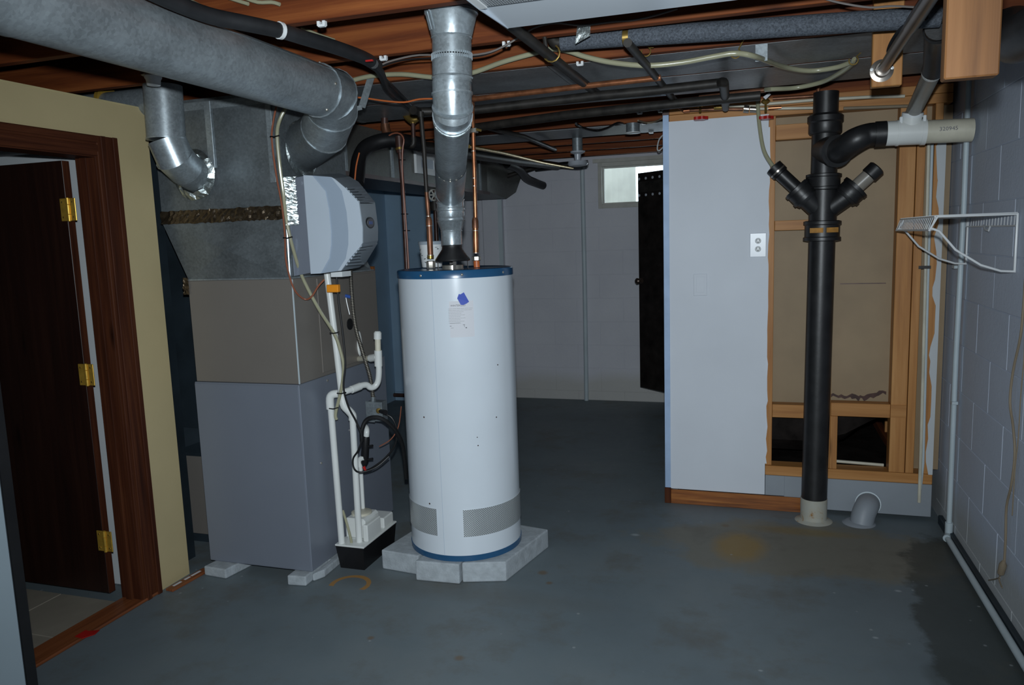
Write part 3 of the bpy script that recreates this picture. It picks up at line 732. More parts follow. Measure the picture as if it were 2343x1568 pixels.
for k in range(5):
    perp = dr_.cross(V((1, 0, 0))).normalized(); a_ = -math.pi/2+(k-2)*.42
    side = V((1, 0, 0)); v_ = (side*math.cos(a_)+(perp if perp.z > 0 else -perp)*math.sin(a_))
    mk('screw', MB().lathe(mid+v_*.066, v_, [(0, .0045), (.003, .0045), (.0045, .002)], 8), 'solder', fu)
mb = MB(); ring(mb, B1, dr_, .069, .022); mk('foil_band', mb, 'foil_tape', fu)
mk('elbow', MB().tube([B1, U2-dr_*.02, U2+V((0, 0, .05)), U2+V((0, 0, .09))], .066, 32, cap=False), 'galv_bright', fu)
mb = MB(); ring(mb, U2-dr_*.055, dr_, .0700, .006); ring(mb, U2+V((0, 0, .005)), (dr_+V((0, 0, 1))), .0700, .006); ring(mb, U2+V((0, 0, .05)), (0, 0, 1), .0700, .006); mk('elbow_bead', mb, 'galv_bright', fu)
mk('foil_patch', MB().obox(B1+V((.067, 0, .0)), dr_, V((1, 0, 0)), dr_.cross(V((1, 0, 0))), .045, .002, .012, .001), 'foil_tape', fu, smooth=False)
zu = U2.z+.085; T = Py(1036, 135, 2.46).z; T2 = Py(1036, 88, 2.46).z
u0 = V((U2.x, U2.y, 0)); lean = (TOP-U2); lean = V((lean.x/lean.z, lean.y/lean.z, 1))
def at_(z): return V((U2.x, U2.y, U2.z))+lean*(z-U2.z)
mk('upper_section', MB().lathe(at_(zu), lean, [(0, .0665), (.012, .0665), (.016, .0695), (.020, .0665), (T-zu+.006, .0665)], 32, cap=False), 'galv_bright', fu)
mb = MB()
for k in range(48):   # crimped end
    a_ = 2*math.pi*k/48; v_ = V((math.cos(a_), math.sin(a_), 0)); mb.obox(at_(T)+v_*.067+V((0, 0, .006)), v_, V((-v_.y, v_.x, 0)), V((0, 0, 1)), .0014, .0018, .010)
o = mk('crimp', mb, 'galv_bright', fu, smooth=False); o['kind'] = 'stuff'
mk('top_section', MB().lathe(at_(T+.010), lean, [(0, .0655), (T2-T-.012, .0655), (T2-T-.008, .0685), (T2-T-.003, .0655)], 32, cap=False), 'galv_bright', fu)
mk('flared_collar', MB().lathe(at_(T2), lean, [(0, .0655), (.004, .067), (.072, .084), (.077, .089), (.085, .089), (.089, .085), (.125, .086), (.128, .080)], 40, cap=False), 'galv_bright', fu)
mk('seam_strip', MB().obox(at_(T2+.05)+V((-.055, -.064, 0)), V((1, -.8, 0)).normalized(), V((.8, 1, 0)).normalized(), V((-.18, -.16, 1)).normalized(), .007, .0015, .032), 'galv', fu, smooth=False)

# concrete blocks under the heater
def blockthing(name, label, cat, corners, z1, mat, group=None):
    mb = MB().prism([V((x, y, 0.001)) for x, y in corners], (0, 0, z1-.001)); o = mk(name, mb, mat, smooth=False)
    bv = o.modifiers.new('bevel', 'BEVEL'); bv.width = .006; bv.segments = 2
    tag(o, label, cat, group); return o
blockthing('concrete_paver', 'white-grey paver under the heater, leftmost and farthest out', 'paver', [(-1.765, 3.215), (-1.555, 3.190), (-1.49, 3.60), (-1.70, 3.64)], .099, 'concrete_block', 'pavers under the water heater')
blockthing('concrete_paver', 'white-grey paver under the heater, middle one nearest the camera', 'paver', [(-1.545, 3.135), (-1.325, 3.145), (-1.31, 3.56), (-1.48, 3.55)], .099, 'concrete_block', 'pavers under the water heater')
blockthing('concrete_paver', 'white-grey paver under the heater, rightmost one', 'paver', [(-1.318, 3.165), (-1.120, 3.225), (-1.03, 3.66), (-1.24, 3.70)], .099, 'concrete_block', 'pavers under the water heater')

# white tub with leaf print behind the hood
p = Py(990, 600, 3.61)
bk = thing('plastic_tub', 'small white tub with dark scribbled print on top of the water heater', 'tub', (p.x, 3.60, 1.470))
mk('body', MB().lathe((p.x, 3.60, 1.4725), (0, 0, 1), [(0, .048), (.003, .051), (.118, .061), (.120, .058)], 32), 'white_plastic', bk)
mk('lid', MB().lathe((p.x, 3.60, 1.587), (0, 0, 1), [(0, .060), (.0, .065), (.014, .065), (.017, .062), (.017, .01)], 32), 'humid_grey', bk)
mb = MB(); rr = random.Random(3)
for k in range(26):
    a_ = -math.pi/2+rr.uniform(-1.1, 1.1); z = rr.uniform(1.485, 1.575); r_ = .0513+(z-1.473)/.115*.010+.0006
    c_ = V((math.cos(a_), math.sin(a_), 0)); tl = rr.uniform(-.9, .9); t_ = V((-c_.y, c_.x, 0)); d1 = t_*math.cos(tl)+V((0, 0, 1))*math.sin(tl); d2 = c_.cross(d1)
    mb.obox(V((p.x, 3.60, z))+c_*r_, d1, c_, d2, rr.uniform(.003, .007), .0004, rr.uniform(.0008, .002))
o = mk('print', mb, 'humid_dark', bk, smooth=False); o['kind'] = 'stuff'

# ------------------------------------------------------------------ furnace, coil cabinet, plenum
GX0, GX1, GY0, GY1 = -2.612, -2.024, 3.00, 3.86
fn = thing('furnace', 'grey-blue furnace cabinet standing on small bricks', 'furnace', (-2.32, 3.4, .05))
mk('cabinet', B(GX0, GX1, GY0, GY1, .050, .964, ch=.003), 'furnace_grey', fn, smooth=False)
mk('front_panel', B(GX0+.004, GX1-.004, GY0-.004, GY0, .056, .956, ch=.001), 'furnace_grey', fn, smooth=False)
for (x, y) in ((749, 871), (840, 1005), (735, 1060), (800, 985)):
    q = Px(x, y, GX1); mk('screw', MB().lathe(q, (1, 0, 0), [(0, .006), (.003, .006), (.004, .002)], 8), 'solder', fn)
cc = thing('coil_cabinet', 'tan evaporator coil cabinet stacked on the grey furnace', 'coil cabinet', (-2.32, 3.4, .966))
mk('cabinet', B(GX0+.012, GX1+.004, GY0+.002, GY1-.06, .966, 1.455, ch=.003), 'furnace_tan', cc, smooth=False)
mk('corner_edge', B(GX1+.001, GX1+.006, GY0-.001, GY0+.004, .968, 1.453), 'white_paint_pipe', cc, smooth=False)
mk('side_door', B(GX1+.004, GX1+.008, GY0+.20, GY1-.08, .985, 1.445, ch=.0015), 'furnace_tan', cc, smooth=False)
q = Px(840, 768, GX1); mk('grommet_hole', MB().lathe(Px(800, 742, GX1+.008), (1, 0, 0), [(0, .03), (.004, .03), (.006, .02)], 16), 'rubber_black', cc)
pn = thing('supply_plenum', 'dull galvanized plenum above the furnace with foil-taped flared transition', 'duct plenum', (-2.35, 3.4, 1.457))
PL0, PL1 = -2.715, -2.030
zt0, zt1 = 1.458, 1.735
# cross-broken flared transition: each face a shallow pyramid
def xbreak(mb, a, b, c_, d_, n_, h=.035):
    m_ = (a+b+c_+d_)/4+n_*h; b0_ = len(mb.v); mb.v += [a, b, c_, d_, m_]
    for i in range(4): mb.f.append((b0_+i, b0_+(i+1) % 4, b0_+4))
lo = [V((GX0+.018, GY0+.004, zt0)), V((GX1-.01, GY0+.004, zt0)), V((GX1-.01, GY1-.08, zt0)), V((GX0+.018, GY1-.08, zt0))]
hi = [V((PL0, GY0, zt1)), V((PL1, GY0, zt1)), V((PL1, 3.56, zt1)), V((PL0, 3.56, zt1))]
mb = MB()
for i, n_ in enumerate((V((0, -1, 0)), V((1, 0, 0)), V((0, 1, 0)), V((-1, 0, 0)))):
    j = (i+1) % 4; xbreak(mb, lo[i], lo[j], hi[j], hi[i], n_)
mk('transition', mb, 'galv_plenum', pn, smooth=False)
mk('corner_cleat', MB().tube([lo[1]+V((.004, -.003, 0)), hi[1]+V((.006, -.003, 0))], .005, 6), 'galv_bright', pn)
mk('flange', MB().box(GX0+.006, GX1+.002, GY0-.001, GY1-.07, 1.4555, 1.462), 'galv_bright', pn, smooth=False)
mk('plenum_box', B(PL0, PL1, GY0+.002, 3.56, zt1+.04, 2.285), 'galv_plenum', pn, smooth=False)
# crumpled foil tape bands
def crumple(mb, a, b, up, n_, w_, seg=40, amp=.004, seed=1):
    rr = random.Random(seed); rows = []
    for i in range(seg+1):
        p = a+(b-a)*i/seg
        rows.append([p+up*(w_*(k/5-.5)+(rr.uniform(-1, 1)*.004 if k in (0, 5) else 0))+n_*(.002+rr.uniform(0, amp)) for k in range(6)]+[p-n_*.001+up*(w_*.5), p-n_*.001-up*(w_*.5)])
    return mb.loft(rows)
mk('foil_tape_band', crumple(MB(), V((PL0, GY0-.002, 1.755)), V((PL1+.004, GY0-.002, 1.755)), V((0, 0, 1)), V((0, -1, 0)), .060, 46, .007, 2), 'foil_brown', pn, smooth=False)
mk('foil_tape_band', crumple(MB(), V((PL1+.001, GY0, 1.755)), V((PL1+.001, 3.56, 1.755)), V((0, 0, 1)), V((1, 0, 0)), .060, 30, .005, 3), 'foil_brown', pn, smooth=False)
mk('foil_tape_end', crumple(MB(), V((GX0+.005, GY0-.002, 1.47)), V((GX0+.005, GY0-.002, 1.39)), V((1, 0, 0)), V((0, -1, 0)), .030, 10, .006, 4), 'foil_brown', pn, smooth=False)
# hanging drive cleats on the front
for (x, yt, yb, wpx) in ((474, 230, 385, 16), (613, 232, 418, 14)):
    a = Py(x-wpx/2, yt, GY0-.002); b = Py(x+wpx/2, yb, GY0-.002)
    mk('hanger_strap', MB().box(a.x, a.x+wpx*.0021, GY0-.006, GY0+.001, b.z, 2.27, ch=.001), 'galv_bright' if x < 500 else 'galv', pn, smooth=False)
mk('joint_strip', B(PL0+.17, PL1, GY0-.003, GY0+.002, 2.235, 2.27), 'galv', pn, smooth=False)

# bricks under the furnace
blockthing('support_brick', 'pale brick under the front left corner of the furnace', 'brick', [(-2.600, 2.935), (-2.465, 2.925), (-2.43, 3.13), (-2.57, 3.14)], .049, 'concrete_block', 'bricks under the furnace')
blockthing('support_brick', 'pale brick under the front right corner of the furnace', 'brick', [(-2.125, 2.940), (-2.030, 2.950), (-2.035, 3.16), (-2.13, 3.16)], .049, 'concrete_block', 'bricks under the furnace')
blockthing('support_board', 'flat pale board under the right edge of the furnace', 'board', [(-2.0250, 3.00), (-1.995, 3.06), (-2.01, 3.52), (-2.12, 3.52), (-2.12, 3.18), (-2.03, 3.17)], .040, 'concrete_block')

# return duct and boot on the far side of the furnace
rd = thing('return_duct', 'dark return air duct with tan boot left of the furnace', 'duct', (-2.85, 3.5, 0))
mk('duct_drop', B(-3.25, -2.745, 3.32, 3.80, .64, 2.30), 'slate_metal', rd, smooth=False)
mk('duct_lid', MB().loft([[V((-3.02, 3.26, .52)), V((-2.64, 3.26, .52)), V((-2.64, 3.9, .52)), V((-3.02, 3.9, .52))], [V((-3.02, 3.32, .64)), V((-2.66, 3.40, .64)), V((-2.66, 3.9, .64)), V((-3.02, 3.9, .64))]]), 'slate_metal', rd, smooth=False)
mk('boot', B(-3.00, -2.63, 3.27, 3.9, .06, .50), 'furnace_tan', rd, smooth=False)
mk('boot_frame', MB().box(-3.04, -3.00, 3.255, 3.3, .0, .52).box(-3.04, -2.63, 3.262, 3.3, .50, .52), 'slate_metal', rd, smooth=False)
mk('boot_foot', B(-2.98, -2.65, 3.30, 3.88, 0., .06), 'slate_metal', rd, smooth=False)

# ------------------------------------------------------------------ humidifier on the plenum side
HY0, HY1 = 3.02, 3.42
hu = thing('humidifier', 'whole-house humidifier with pale ribbed cover on the plenum side', 'humidifier', (-1.9, 3.3, 1.45))
def hp_(x, y, Y=HY0): q = Py(x, y, Y); return q
poly = pl([(655, 411), (694, 403), (712, 624), (668, 632)], Y=HY0+.01)
poly[0].x = poly[3].x = PL1+.002
mk('base_box', MB().prism(poly, (0, HY1-HY0-.02, 0)), 'furnace_grey', hu, smooth=False)
outer = [(694, 401), (760, 405), (790, 410), (833, 455), (850, 470), (861, 500), (864, 525), (864, 548), (857, 575), (833, 600), (775, 622), (711, 627)]
P_ = pl(outer, Y=HY0)
HB = 3.34
fr = pl([(694, 401), (765, 409), (790, 430), (821, 463), (829, 520), (829, 556), (823, 566), (800, 592), (780, 620), (711, 627)], Y=HY0)
bk_ = pl([(760, 398), (800, 404), (820, 416), (858, 463), (865, 520), (865, 550), (861, 562), (838, 600), (822, 612), (760, 617)], Y=HB)
bk_[0].x = fr[0].x; bk_[-1].x = fr[-1].x
mk('cover', MB().loft([fr, bk_]), 'humid_grey', hu, ang=20)
def band(pix, mat, name, t):
    mk(name, MB().prism(pl(pix, Y=HY0-t), (0, t+.002, 0)), mat, hu, smooth=False)
L1 = [(715, 402), (744, 437), (752, 478), (757, 530), (757, 560), (753, 592), (734, 626)]
L2 = [(757, 405), (782, 437), (793, 485), (797, 530), (797, 560), (791, 592), (773, 620)]
L3 = [(765, 409), (790, 430), (821, 463), (829, 520), (829, 556), (823, 566), (800, 592), (780, 620)]
band([(694, 401)]+L1+[(711, 627)], 'humid_light', 'side_panel', .006)
band(L1+L2[::-1], 'humid_band', 'recessed_band', .002)
band([L2[0]]+L3+[L2[-1]]+L2[1:-1][::-1], 'humid_light', 'side_panel', .006)
# louvre ribs on the two slopes, each a thin bar across the cover
def ribs(seq):
    for (xa, ya, xb, yb) in seq:
        a = Py(xa, ya, HY0); b = Py(xb, yb, HB); u = (b-a).normalized(); n_ = V((1, .25, .6 if ya < 500 else -.6)).normalized(); w_ = u.cross(n_).normalized()
        m_ = (a+b)/2+n_*.001
        mk('louvre', MB().obox(m_, u, n_, w_, (b-a).length/2, .004, .0050, .001), 'humid_grey', hu, smooth=False)
        mk('louvre_gap', MB().obox(m_+w_*.0072+n_*.0008, u, n_, w_, (b-a).length/2-.006, .0008, .0022), 'humid_dark', hu, smooth=False)
ribs([(792+i*5.6, 432+i*6.0, 828+i*5.4, 429+i*6.8) for i in range(6)])
ribs([(825-i*5.4, 563+i*7.0, 861-i*4.8, 558+i*7.4) for i in range(7)])
bc = Py(848, 511, (HY0+HB)/2-.02)
bu = (bk_[4]-fr[4]).normalized(); bn = bu.cross(V((0, 0, 1))).normalized(); bn = bn if bn.x > 0 else -bn; bc = (fr[4]+bk_[4])/2*.5+(fr[5]+bk_[5])/2*.5; bc.z = Py(848, 511, 3.25).z
def oval(c_, rx, rz, n=28): return [c_+bu*(math.cos(2*math.pi*k/n)*rx)+V((0, 0, math.sin(2*math.pi*k/n)*rz)) for k in range(n)]
mk('badge_rim', MB().prism(oval(bc-bn*.002, .085, .026), bn*.005), 'rubber_black', hu)
mk('badge', MB().prism(oval(bc, .068, .0200), bn*.0045), 'backing_grey', hu)
mk('badge_mark', MB().obox(bc+bn*.0048, bu, bn, V((0, 0, 1)), .036, .0006, .007, .0003), 'badge_blue', hu, smooth=False)
mk('foil_tape_strip', crumple(MB(), Py(662, 405, 2.992), Py(669, 515, 2.992), V((.86, .5, 0)), V((.5, -.86, .06)).normalized(), .052, 44, .0032, 8), 'foil_tape', hu, smooth=False)
mk('bottom_fitting', MB().box(Py(757, 630, 3.12).x, Py(783, 630, 3.12).x, 3.12, 3.2, Py(770, 634, 3.12).z, Py(770, 622, 3.12).z), 'white_plastic', hu, smooth=False)

# ------------------------------------------------------------------ round ducts
def ductp(name, label, pts, r, rings_, mat, n=40):
    t = thing(name, label, 'round duct', pts[0]); return t
D0 = V((-1.66, .30, 2.208)); D1 = V((-1.66, 2.74, 2.208))
bd_ = thing('round_duct', 'large round galvanized duct running along the upper left to the plenum', 'duct', (-1.66, 1.5, 2.108))
mk('duct_pipe', MB().tube([D0, D1], .1, 48), 'galv', bd_)
mk('duct_pipe', MB().tube([V((-1.66, .30, 2.208)), V((-1.66, 1.42, 2.208))], .1015, 48), 'galv', bd_)
mk('seam', MB().tube([D0+V((.072, 0, .0705)), D1+V((.072, 0, .0705))], .002, 6), 'galv_plenum', bd_)
g = [D1, D1+V((.0, .09, 0)), V((-1.715, 2.925, 2.165)), V((-1.82, 3.03, 2.10)), V((-2.035, 3.165, 2.045))]
mk('elbow', MB().tube(g[:3], .1035, 40, cap=False), 'galv', bd_)
mk('elbow', MB().tube(g[2:4], .1035, 40, cap=False), 'galv', bd_)
mk('takeoff', MB().tube(g[3:], .104, 40, cap=False), 'galv_plenum', bd_)
mb = MB(); ring(mb, g[0], V((0, 1, 0)), .106, .008); ring(mb, g[1]+V((0, .01, 0)), V((-.2, 1, -.15)), .108, .008); ring(mb, g[2], (g[3]-g[1]), .108, .008); ring(mb, g[3], (g[4]-g[2]), .107, .006); mk('duct_bead', mb, 'galv_bright', bd_)
for a_ in (.1, 1.2, -1.0): mk('screw', MB().lathe(D1+V((math.cos(a_)*.1, -.04, math.sin(a_)*.1)), (math.cos(a_), 0, math.sin(a_)), [(0, .006), (.004, .005), (.005, .001)], 8), 'solder', bd_)
c_ = V((-2.028, 3.165, 2.045)); mb = MB(); rows = []; rr = random.Random(5)
for i in range(25):
    a_ = 2*math.pi*i/24; rows.append([c_+V((rr.uniform(.004, .016)*q, math.cos(a_)*(.10+.02*k), math.sin(a_)*(.10+.02*k))) for k, q in ((0, 1.8), (1, 1), (1.6, .3))]+[c_+V((-.002, math.cos(a_)*.11, math.sin(a_)*.11))])
mk('foil_collar', mb.loft(rows, cap=False), 'foil_tape', bd_, smooth=False)

sd = thing('round_duct', 'small round galvanized duct elbow dropping into the plenum front', 'duct', (-2.45, 2.8, 1.95))
r1 = rad(Py(380, 260, 2.78), 84); q = pl([(372, 196), (381, 318)], Y=2.78); e = [q[0], q[1], Py(400, 362, 2.80), Py(424, 386, 2.88), Py(446, 400, 3.0)]
mk('upright', MB().tube([e[0], e[1]], r1, 36), 'galv', sd)
mk('elbow', MB().tube([e[1], e[2], e[3]], r1*1.0, 36, cap=False), 'galv_bright', sd)
mk('takeoff', MB().tube([e[3]-(e[3]-e[2])*.15, e[3], e[4]], r1*.985, 36, cap=False), 'galv', sd)
mb = MB(); ring(mb, e[1], (0, 0, 1), r1+.004, .006); ring(mb, e[2], e[3]-e[1], r1+.005, .006); mk('duct_bead', mb, 'galv_bright', sd)
rows = []; rr = random.Random(6); c_ = V((e[4].x, GY0-.004, e[4].z))
for i in range(29):
    a_ = 2*math.pi*i/28; rows.append([c_+V((math.cos(a_)*(r1+.004+.026*k), -rr.uniform(.004, .018)*q_, math.sin(a_)*(r1+.004+.026*k)+rr.uniform(-.004, .004))) for k, q_ in ((0, 2.2), (.6, 1.2), (1.3, .3))]+[c_+V((math.cos(a_)*r1, .002, math.sin(a_)*r1))])
mk('foil_collar', MB().loft(rows, cap=False), 'foil_tape', sd, smooth=False)
hb = thing('branch_duct', 'grey round duct behind the top edge of the cream wall', 'duct', (-3.0, 3.0, 2.2))
a = Py(365, 232, 2.95); b = Py(205, 232, 2.95); b.z = a.z
mk('duct_pipe', MB().tube([a, b], .065, 28), 'galv', hb)
mb = MB(); ring(mb, Py(245, 232, 2.95), (1, 0, 0), .067, .02); mk('tape_band', mb, 'hinge_brass', hb)
# white pull-chain socket above the small duct
p = Py(351, 186, 2.6)
so = thing('lamp_socket', 'white porcelain lamp socket beside the small duct elbow', 'lamp socket', (p.x, 2.6, p.z-.02))
mk('socket_body', MB().lathe((p.x, 2.6, p.z-.018), (0, 0, 1), [(0, .018), (.002, .026), (.022, .028), (.030, .033), (.040, .033)], 24), 'white_plastic', so)
mk('mounting_box', MB().lathe((p.x, 2.6, p.z+.020), (0, 0, 1), [(0, .036), (.002, .045), (.06, .045)], 8), 'iron_brown', so)

# rectangular trunk duct running back to the far wall
td = thing('trunk_duct', 'long dark rectangular trunk duct behind the water heater under the joists', 'duct', (-2.5, 5.4, 2.02))
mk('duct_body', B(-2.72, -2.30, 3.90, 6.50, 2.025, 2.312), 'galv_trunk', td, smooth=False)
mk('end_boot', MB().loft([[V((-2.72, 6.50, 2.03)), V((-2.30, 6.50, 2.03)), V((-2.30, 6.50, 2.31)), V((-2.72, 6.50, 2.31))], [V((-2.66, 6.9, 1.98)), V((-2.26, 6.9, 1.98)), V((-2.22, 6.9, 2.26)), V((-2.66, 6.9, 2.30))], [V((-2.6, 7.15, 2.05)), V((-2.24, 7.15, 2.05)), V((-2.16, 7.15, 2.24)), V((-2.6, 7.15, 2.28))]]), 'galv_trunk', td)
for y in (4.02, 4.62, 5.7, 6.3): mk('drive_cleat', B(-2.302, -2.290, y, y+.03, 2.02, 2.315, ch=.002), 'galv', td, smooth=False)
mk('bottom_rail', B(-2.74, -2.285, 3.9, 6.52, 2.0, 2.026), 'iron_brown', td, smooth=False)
rg = thing('wall_register', 'white square register on the side of the dark trunk duct', 'register', (-2.29, 5.0, 2.05))
ya, yb = Px(950, 370, -2.29).y, Px(1000, 375, -2.29).y; zc0 = Px(975, 400, -2.29).z; zc1 = Px(975, 350, -2.29).z
frame_y = MB().box(-2.299, -2.280, ya, ya+.08, zc0, zc1).box(-2.299, -2.280, yb-.08, yb, zc0, zc1).box(-2.299, -2.280, ya+.08, yb-.08, zc0, zc0+.045).box(-2.299, -2.280, ya+.08, yb-.08, zc1-.045, zc1)
mk('frame', frame_y, 'white_plastic', rg, smooth=False); mk('grille_panel', B(-2.297, -2.286, ya+.08, yb-.08, zc0+.045, zc1-.045), 'humid_light', rg, smooth=False)

# sheet metal pans closing the joist bays
def panx(x): return x
for (y0, y1, xa, xb, nm) in ((JY[6]+.034, JY[7]+.005, -2.28, -.86, 0), (JY[6]+.032, JY[7]+.006, -.855, .80, 1), (JY[7]+.032, JY[8]+.03, -2.26, .90, 2)):
    lab = ('dull sheet metal joist pan left of the iron pipes, first bay back', 'dull sheet metal joist pan above the loop of tubing', 'dull sheet metal joist pan over the long black pipes')[nm]
    o = mk('joist_pan', MB().box(xa, xb, y0, y1, ZJ-.003, ZJ-.0015).box(xa, xa+.03, y0, y1, ZJ-.0045, ZJ-.0031), 'galv_pan', smooth=False); tag(o, lab, 'sheet metal')
o = mk('joist_pan', B(-2.2, .4, 5.11, 5.56, ZJ-.006, ZJ-.002), 'galv_pan', smooth=False); tag(o, 'far sheet metal joist pan in front of the small window', 'sheet metal')
q0 = Pz(1728, 104, ZJ-.03); q1 = Pz(1750, 145, ZJ-.03)
tag(mk('metal_bracket', MB().box(q0.x, q0.x+.045, JY[6]+.041, JY[6]+.045, ZJ-.065, ZJ-.0).box(q0.x, q0.x+.045, JY[6]+.045, JY[6]+.17, ZJ-.020, ZJ-.012), 'galv', smooth=False), 'small bent metal bracket on the joist beside the wire hook', 'bracket')

# ------------------------------------------------------------------ drain stack with its branches
SY = 4.36
def stk(y): return Py(1890-(y-230)*.0300, y, SY)
sb = stk(1190); SX = sb.x
def sz(y): return Py(1880, y, SY).z
st = thing('drain_stack', 'tall black drain stack with white painted foot in front of the open framing', 'drain pipe', (SX, SY, 0))
def lean_(z): return V((SX+(z/2.25)*(stk(230).x-SX), SY, z))
def seg(name, ya, yb, r, mat='abs_black', prof=None, par=None):
    a, b = lean_(max(0.0, sz(ya))), lean_(sz(yb)); L = (b-a).length
    return mk(name, MB().lathe(a, b-a, prof(L) if prof else [(0, r), (L, r)], 32), mat, par or st)
def hubp(r): return lambda L: [(0, r*.80), (.004, r), (L*.18, r), (L*.22, r*.93), (L*.78, r*.93), (L*.82, r), (L-.004, r), (L, r*.86)]
mk('foot_collar', MB().lathe((SX, SY, 0), (0, 0, 1), [(0, .098), (.004, .090), (.009, .074), (.012, .069), (sz(1140), .070)], 32), 'stained_foot', st)
seg('pipe_section', 1141, 548, .067)
seg('hub', 552, 505, .0, prof=hubp(.094))
for a_ in (-1.95, -1.05): 
    c_ = lean_(sz(527)); v_ = V((math.cos(a_), math.sin(a_), 0)); mk('orange_label', MB().obox(c_+v_*.0885, V((-v_.y, v_.x, 0)), v_, V((0, 0, 1)), .034, .0008, .0125), 'label_orange', st, smooth=False)
seg('wye_body', 507, 433, .070)
seg('hub', 436, 398, .0, prof=hubp(.088))
seg('pipe_section', 402, 300, .065)
seg('hub', 308, 262, .0, prof=lambda L: [(0, .075), (.01, .082), (L*.55, .082), (L*.62, .088), (L-.012, .088), (L, .074)])
seg('pipe_section', 264, 212, .062)
def arm(name, pts, r, mat='abs_black', n=28, **k): return mk(name, MB().tube(pts, r, n, **k), mat, st)
# right branch
c_ = lean_(sz(488)); h1 = Py(1938, 448, SY-.03); h2 = Py(1957, 430, SY-.03); e_ = Py(1998, 393, SY-.04)
arm('wye_arm', [c_, h1], .052); arm('arm_hub', [h1+(h1-h2)*.35, h1, h2, h2+(h2-h1)*.2], [.058, .066, .066, .060])
d_ = (h2-h1).normalized(); mb = MB(); ring(mb, h1+d_*.005, d_, .071, .018); ring(mb, h2, d_, .071, .018); mk('hub_lip', mb, 'abs_black', st)
arm('arm_pipe', [h2, e_], .037, 'pvc_grey'); arm('cap', [e_-d_*.030, e_-d_*.026, e_+d_*.024, e_+d_*.030], [.038, .0435, .0435, .036])
# left branch
h1 = Py(1843, 452, SY-.03); h2 = Py(1824, 433, SY-.03); e_ = Py(1779, 391, SY-.04)
arm('wye_arm', [c_, h1], .052); arm('arm_hub', [h1+(h1-h2)*.35, h1, h2, h2+(h2-h1)*.2], [.058, .066, .066, .060])
d_ = (h2-h1).normalized(); mb = MB(); ring(mb, h1+d_*.005, d_, .071, .018); ring(mb, h2, d_, .071, .018); mk('hub_lip', mb, 'abs_black', st)
arm('arm_pipe', [h2, e_], .036); arm('rubber_cap', [e_-d_*.026, e_-d_*.022, e_+d_*.030, e_+d_*.034], [.037, .044, .044, .030], 'rubber_black')
mb = MB(); ring(mb, e_-d_*.004, d_, .0455, .008); mk('hose_clamp', mb, 'chrome', st)
capL = e_+d_*.034
# side inlet sweep toward the white tee
TY = 4.13
a = lean_(sz(345)); b = Py(1920, 345, SY-.16); c2 = Py(1955, 322, TY); d2 = Py(1985, 309, TY); d3 = Py(2027, 306, TY)
arm('inlet_hub', [a, b], [.070, .074]); arm('inlet_sweep', [a+V((.02, -.03, 0)), b, c2, d2, Py(2010, 307, TY)], [.062, .062, .060, .055, .055], smooth=5)
mb = MB(); ring(mb, b+V((-.012, .01, 0)), (b-a), .080, .026); mk('hub_lip', mb, 'abs_black', st)
arm('coupling', [Py(2002, 307.4, TY), d3], .060)
wt = thing('waste_line', 'white plastic waste line with an upright tee between stack and block wall', 'drain pipe', (.8, TY, 1.95))
def wtu(name, pts, r, mat='pvc_white', **k): return mk(name, MB().tube(pts, r, 28, **k), mat, wt)
f0 = d3; f1 = V((XR-.016, TY, Py(2200, 299, TY).z)); ax_ = (f1-f0).normalized()
w1 = f0+ax_*((Py(2062, 303, TY)-f0).length); w2 = f0+ax_*((Py(2112, 302, TY)-f0).length)
wtu('pipe_run', [f0, f1], .054, 'pvc_aged'); wtu('tee_body', [f0+ax_*.001, f0+ax_*.055], .058)
wtu('tee_body', [w1-ax_*.025, w2], .0575); mb = MB(); ring(mb, w2, ax_, .061, .02); ring(mb, f0+ax_*.05, ax_, .061, .012); mk('socket_lip', mb, 'pvc_white', wt)
tb_ = Py(2082, 300, TY); tt = Py(2088, 262, TY-.02)
wtu('tee_branch', [tb_, tt], .043); mb = MB(); ring(mb, tt, (tt-tb_), .047, .018); mk('socket_lip', mb, 'white_plastic', wt)
for s_ in (-1, 1): mk('wing', MB().obox(tt+V((s_*.050, -.01, -.03)), V((1, 0, 0)), V((0, 1, 0)), V((0, 0, 1)), .007, .01, .022, .003), 'white_plastic', wt, smooth=False)
g1 = Py(2139, 140, 3.35); wtu('vent_pipe', [tt-(tt-tb_)*.1, Py(2092, 252, TY-.03), Py(2136, 160, 3.40)], .034, 'pvc_grey')
mb = MB(); ring(mb, Py(2134, 163, 3.42), Py(2136, 160, 3.40)-tt, .0385, .022); mk('socket_lip', mb, 'pvc_white', wt)
# marker scrawl on the pipe, written upside down
q = Py(2171, 294.5, TY-.0545); text('marker_writing', '320945', .026, 'ink', wt, (q.x, TY-.0549, q.z), (1, 0, .0), (0, .15, 1), .0004)
bl = thing('black_drain', 'black drain elbow running toward the camera by the upper right block wall', 'drain pipe', (.66, 3.2, 2.2))
mk('drop', MB().tube([Py(2136, 160, 3.40), Py(2141, 142, 3.34), Pz(2146, 95, 2.25), Pz(2150, 60, 2.262)], [.042, .042, .045, .045], 24, smooth=4), 'abs_black', bl)
mk('run', MB().tube([Pz(2150, 62, 2.262), Pz(2215, 78, 2.25), Py(2318, 66, 2.35), Py(2420, 40, 1.9), V((.86, .6, 2.18)), V((.86, -1.9, 2.18))], .055, 24, smooth=5), 'abs_black', bl)
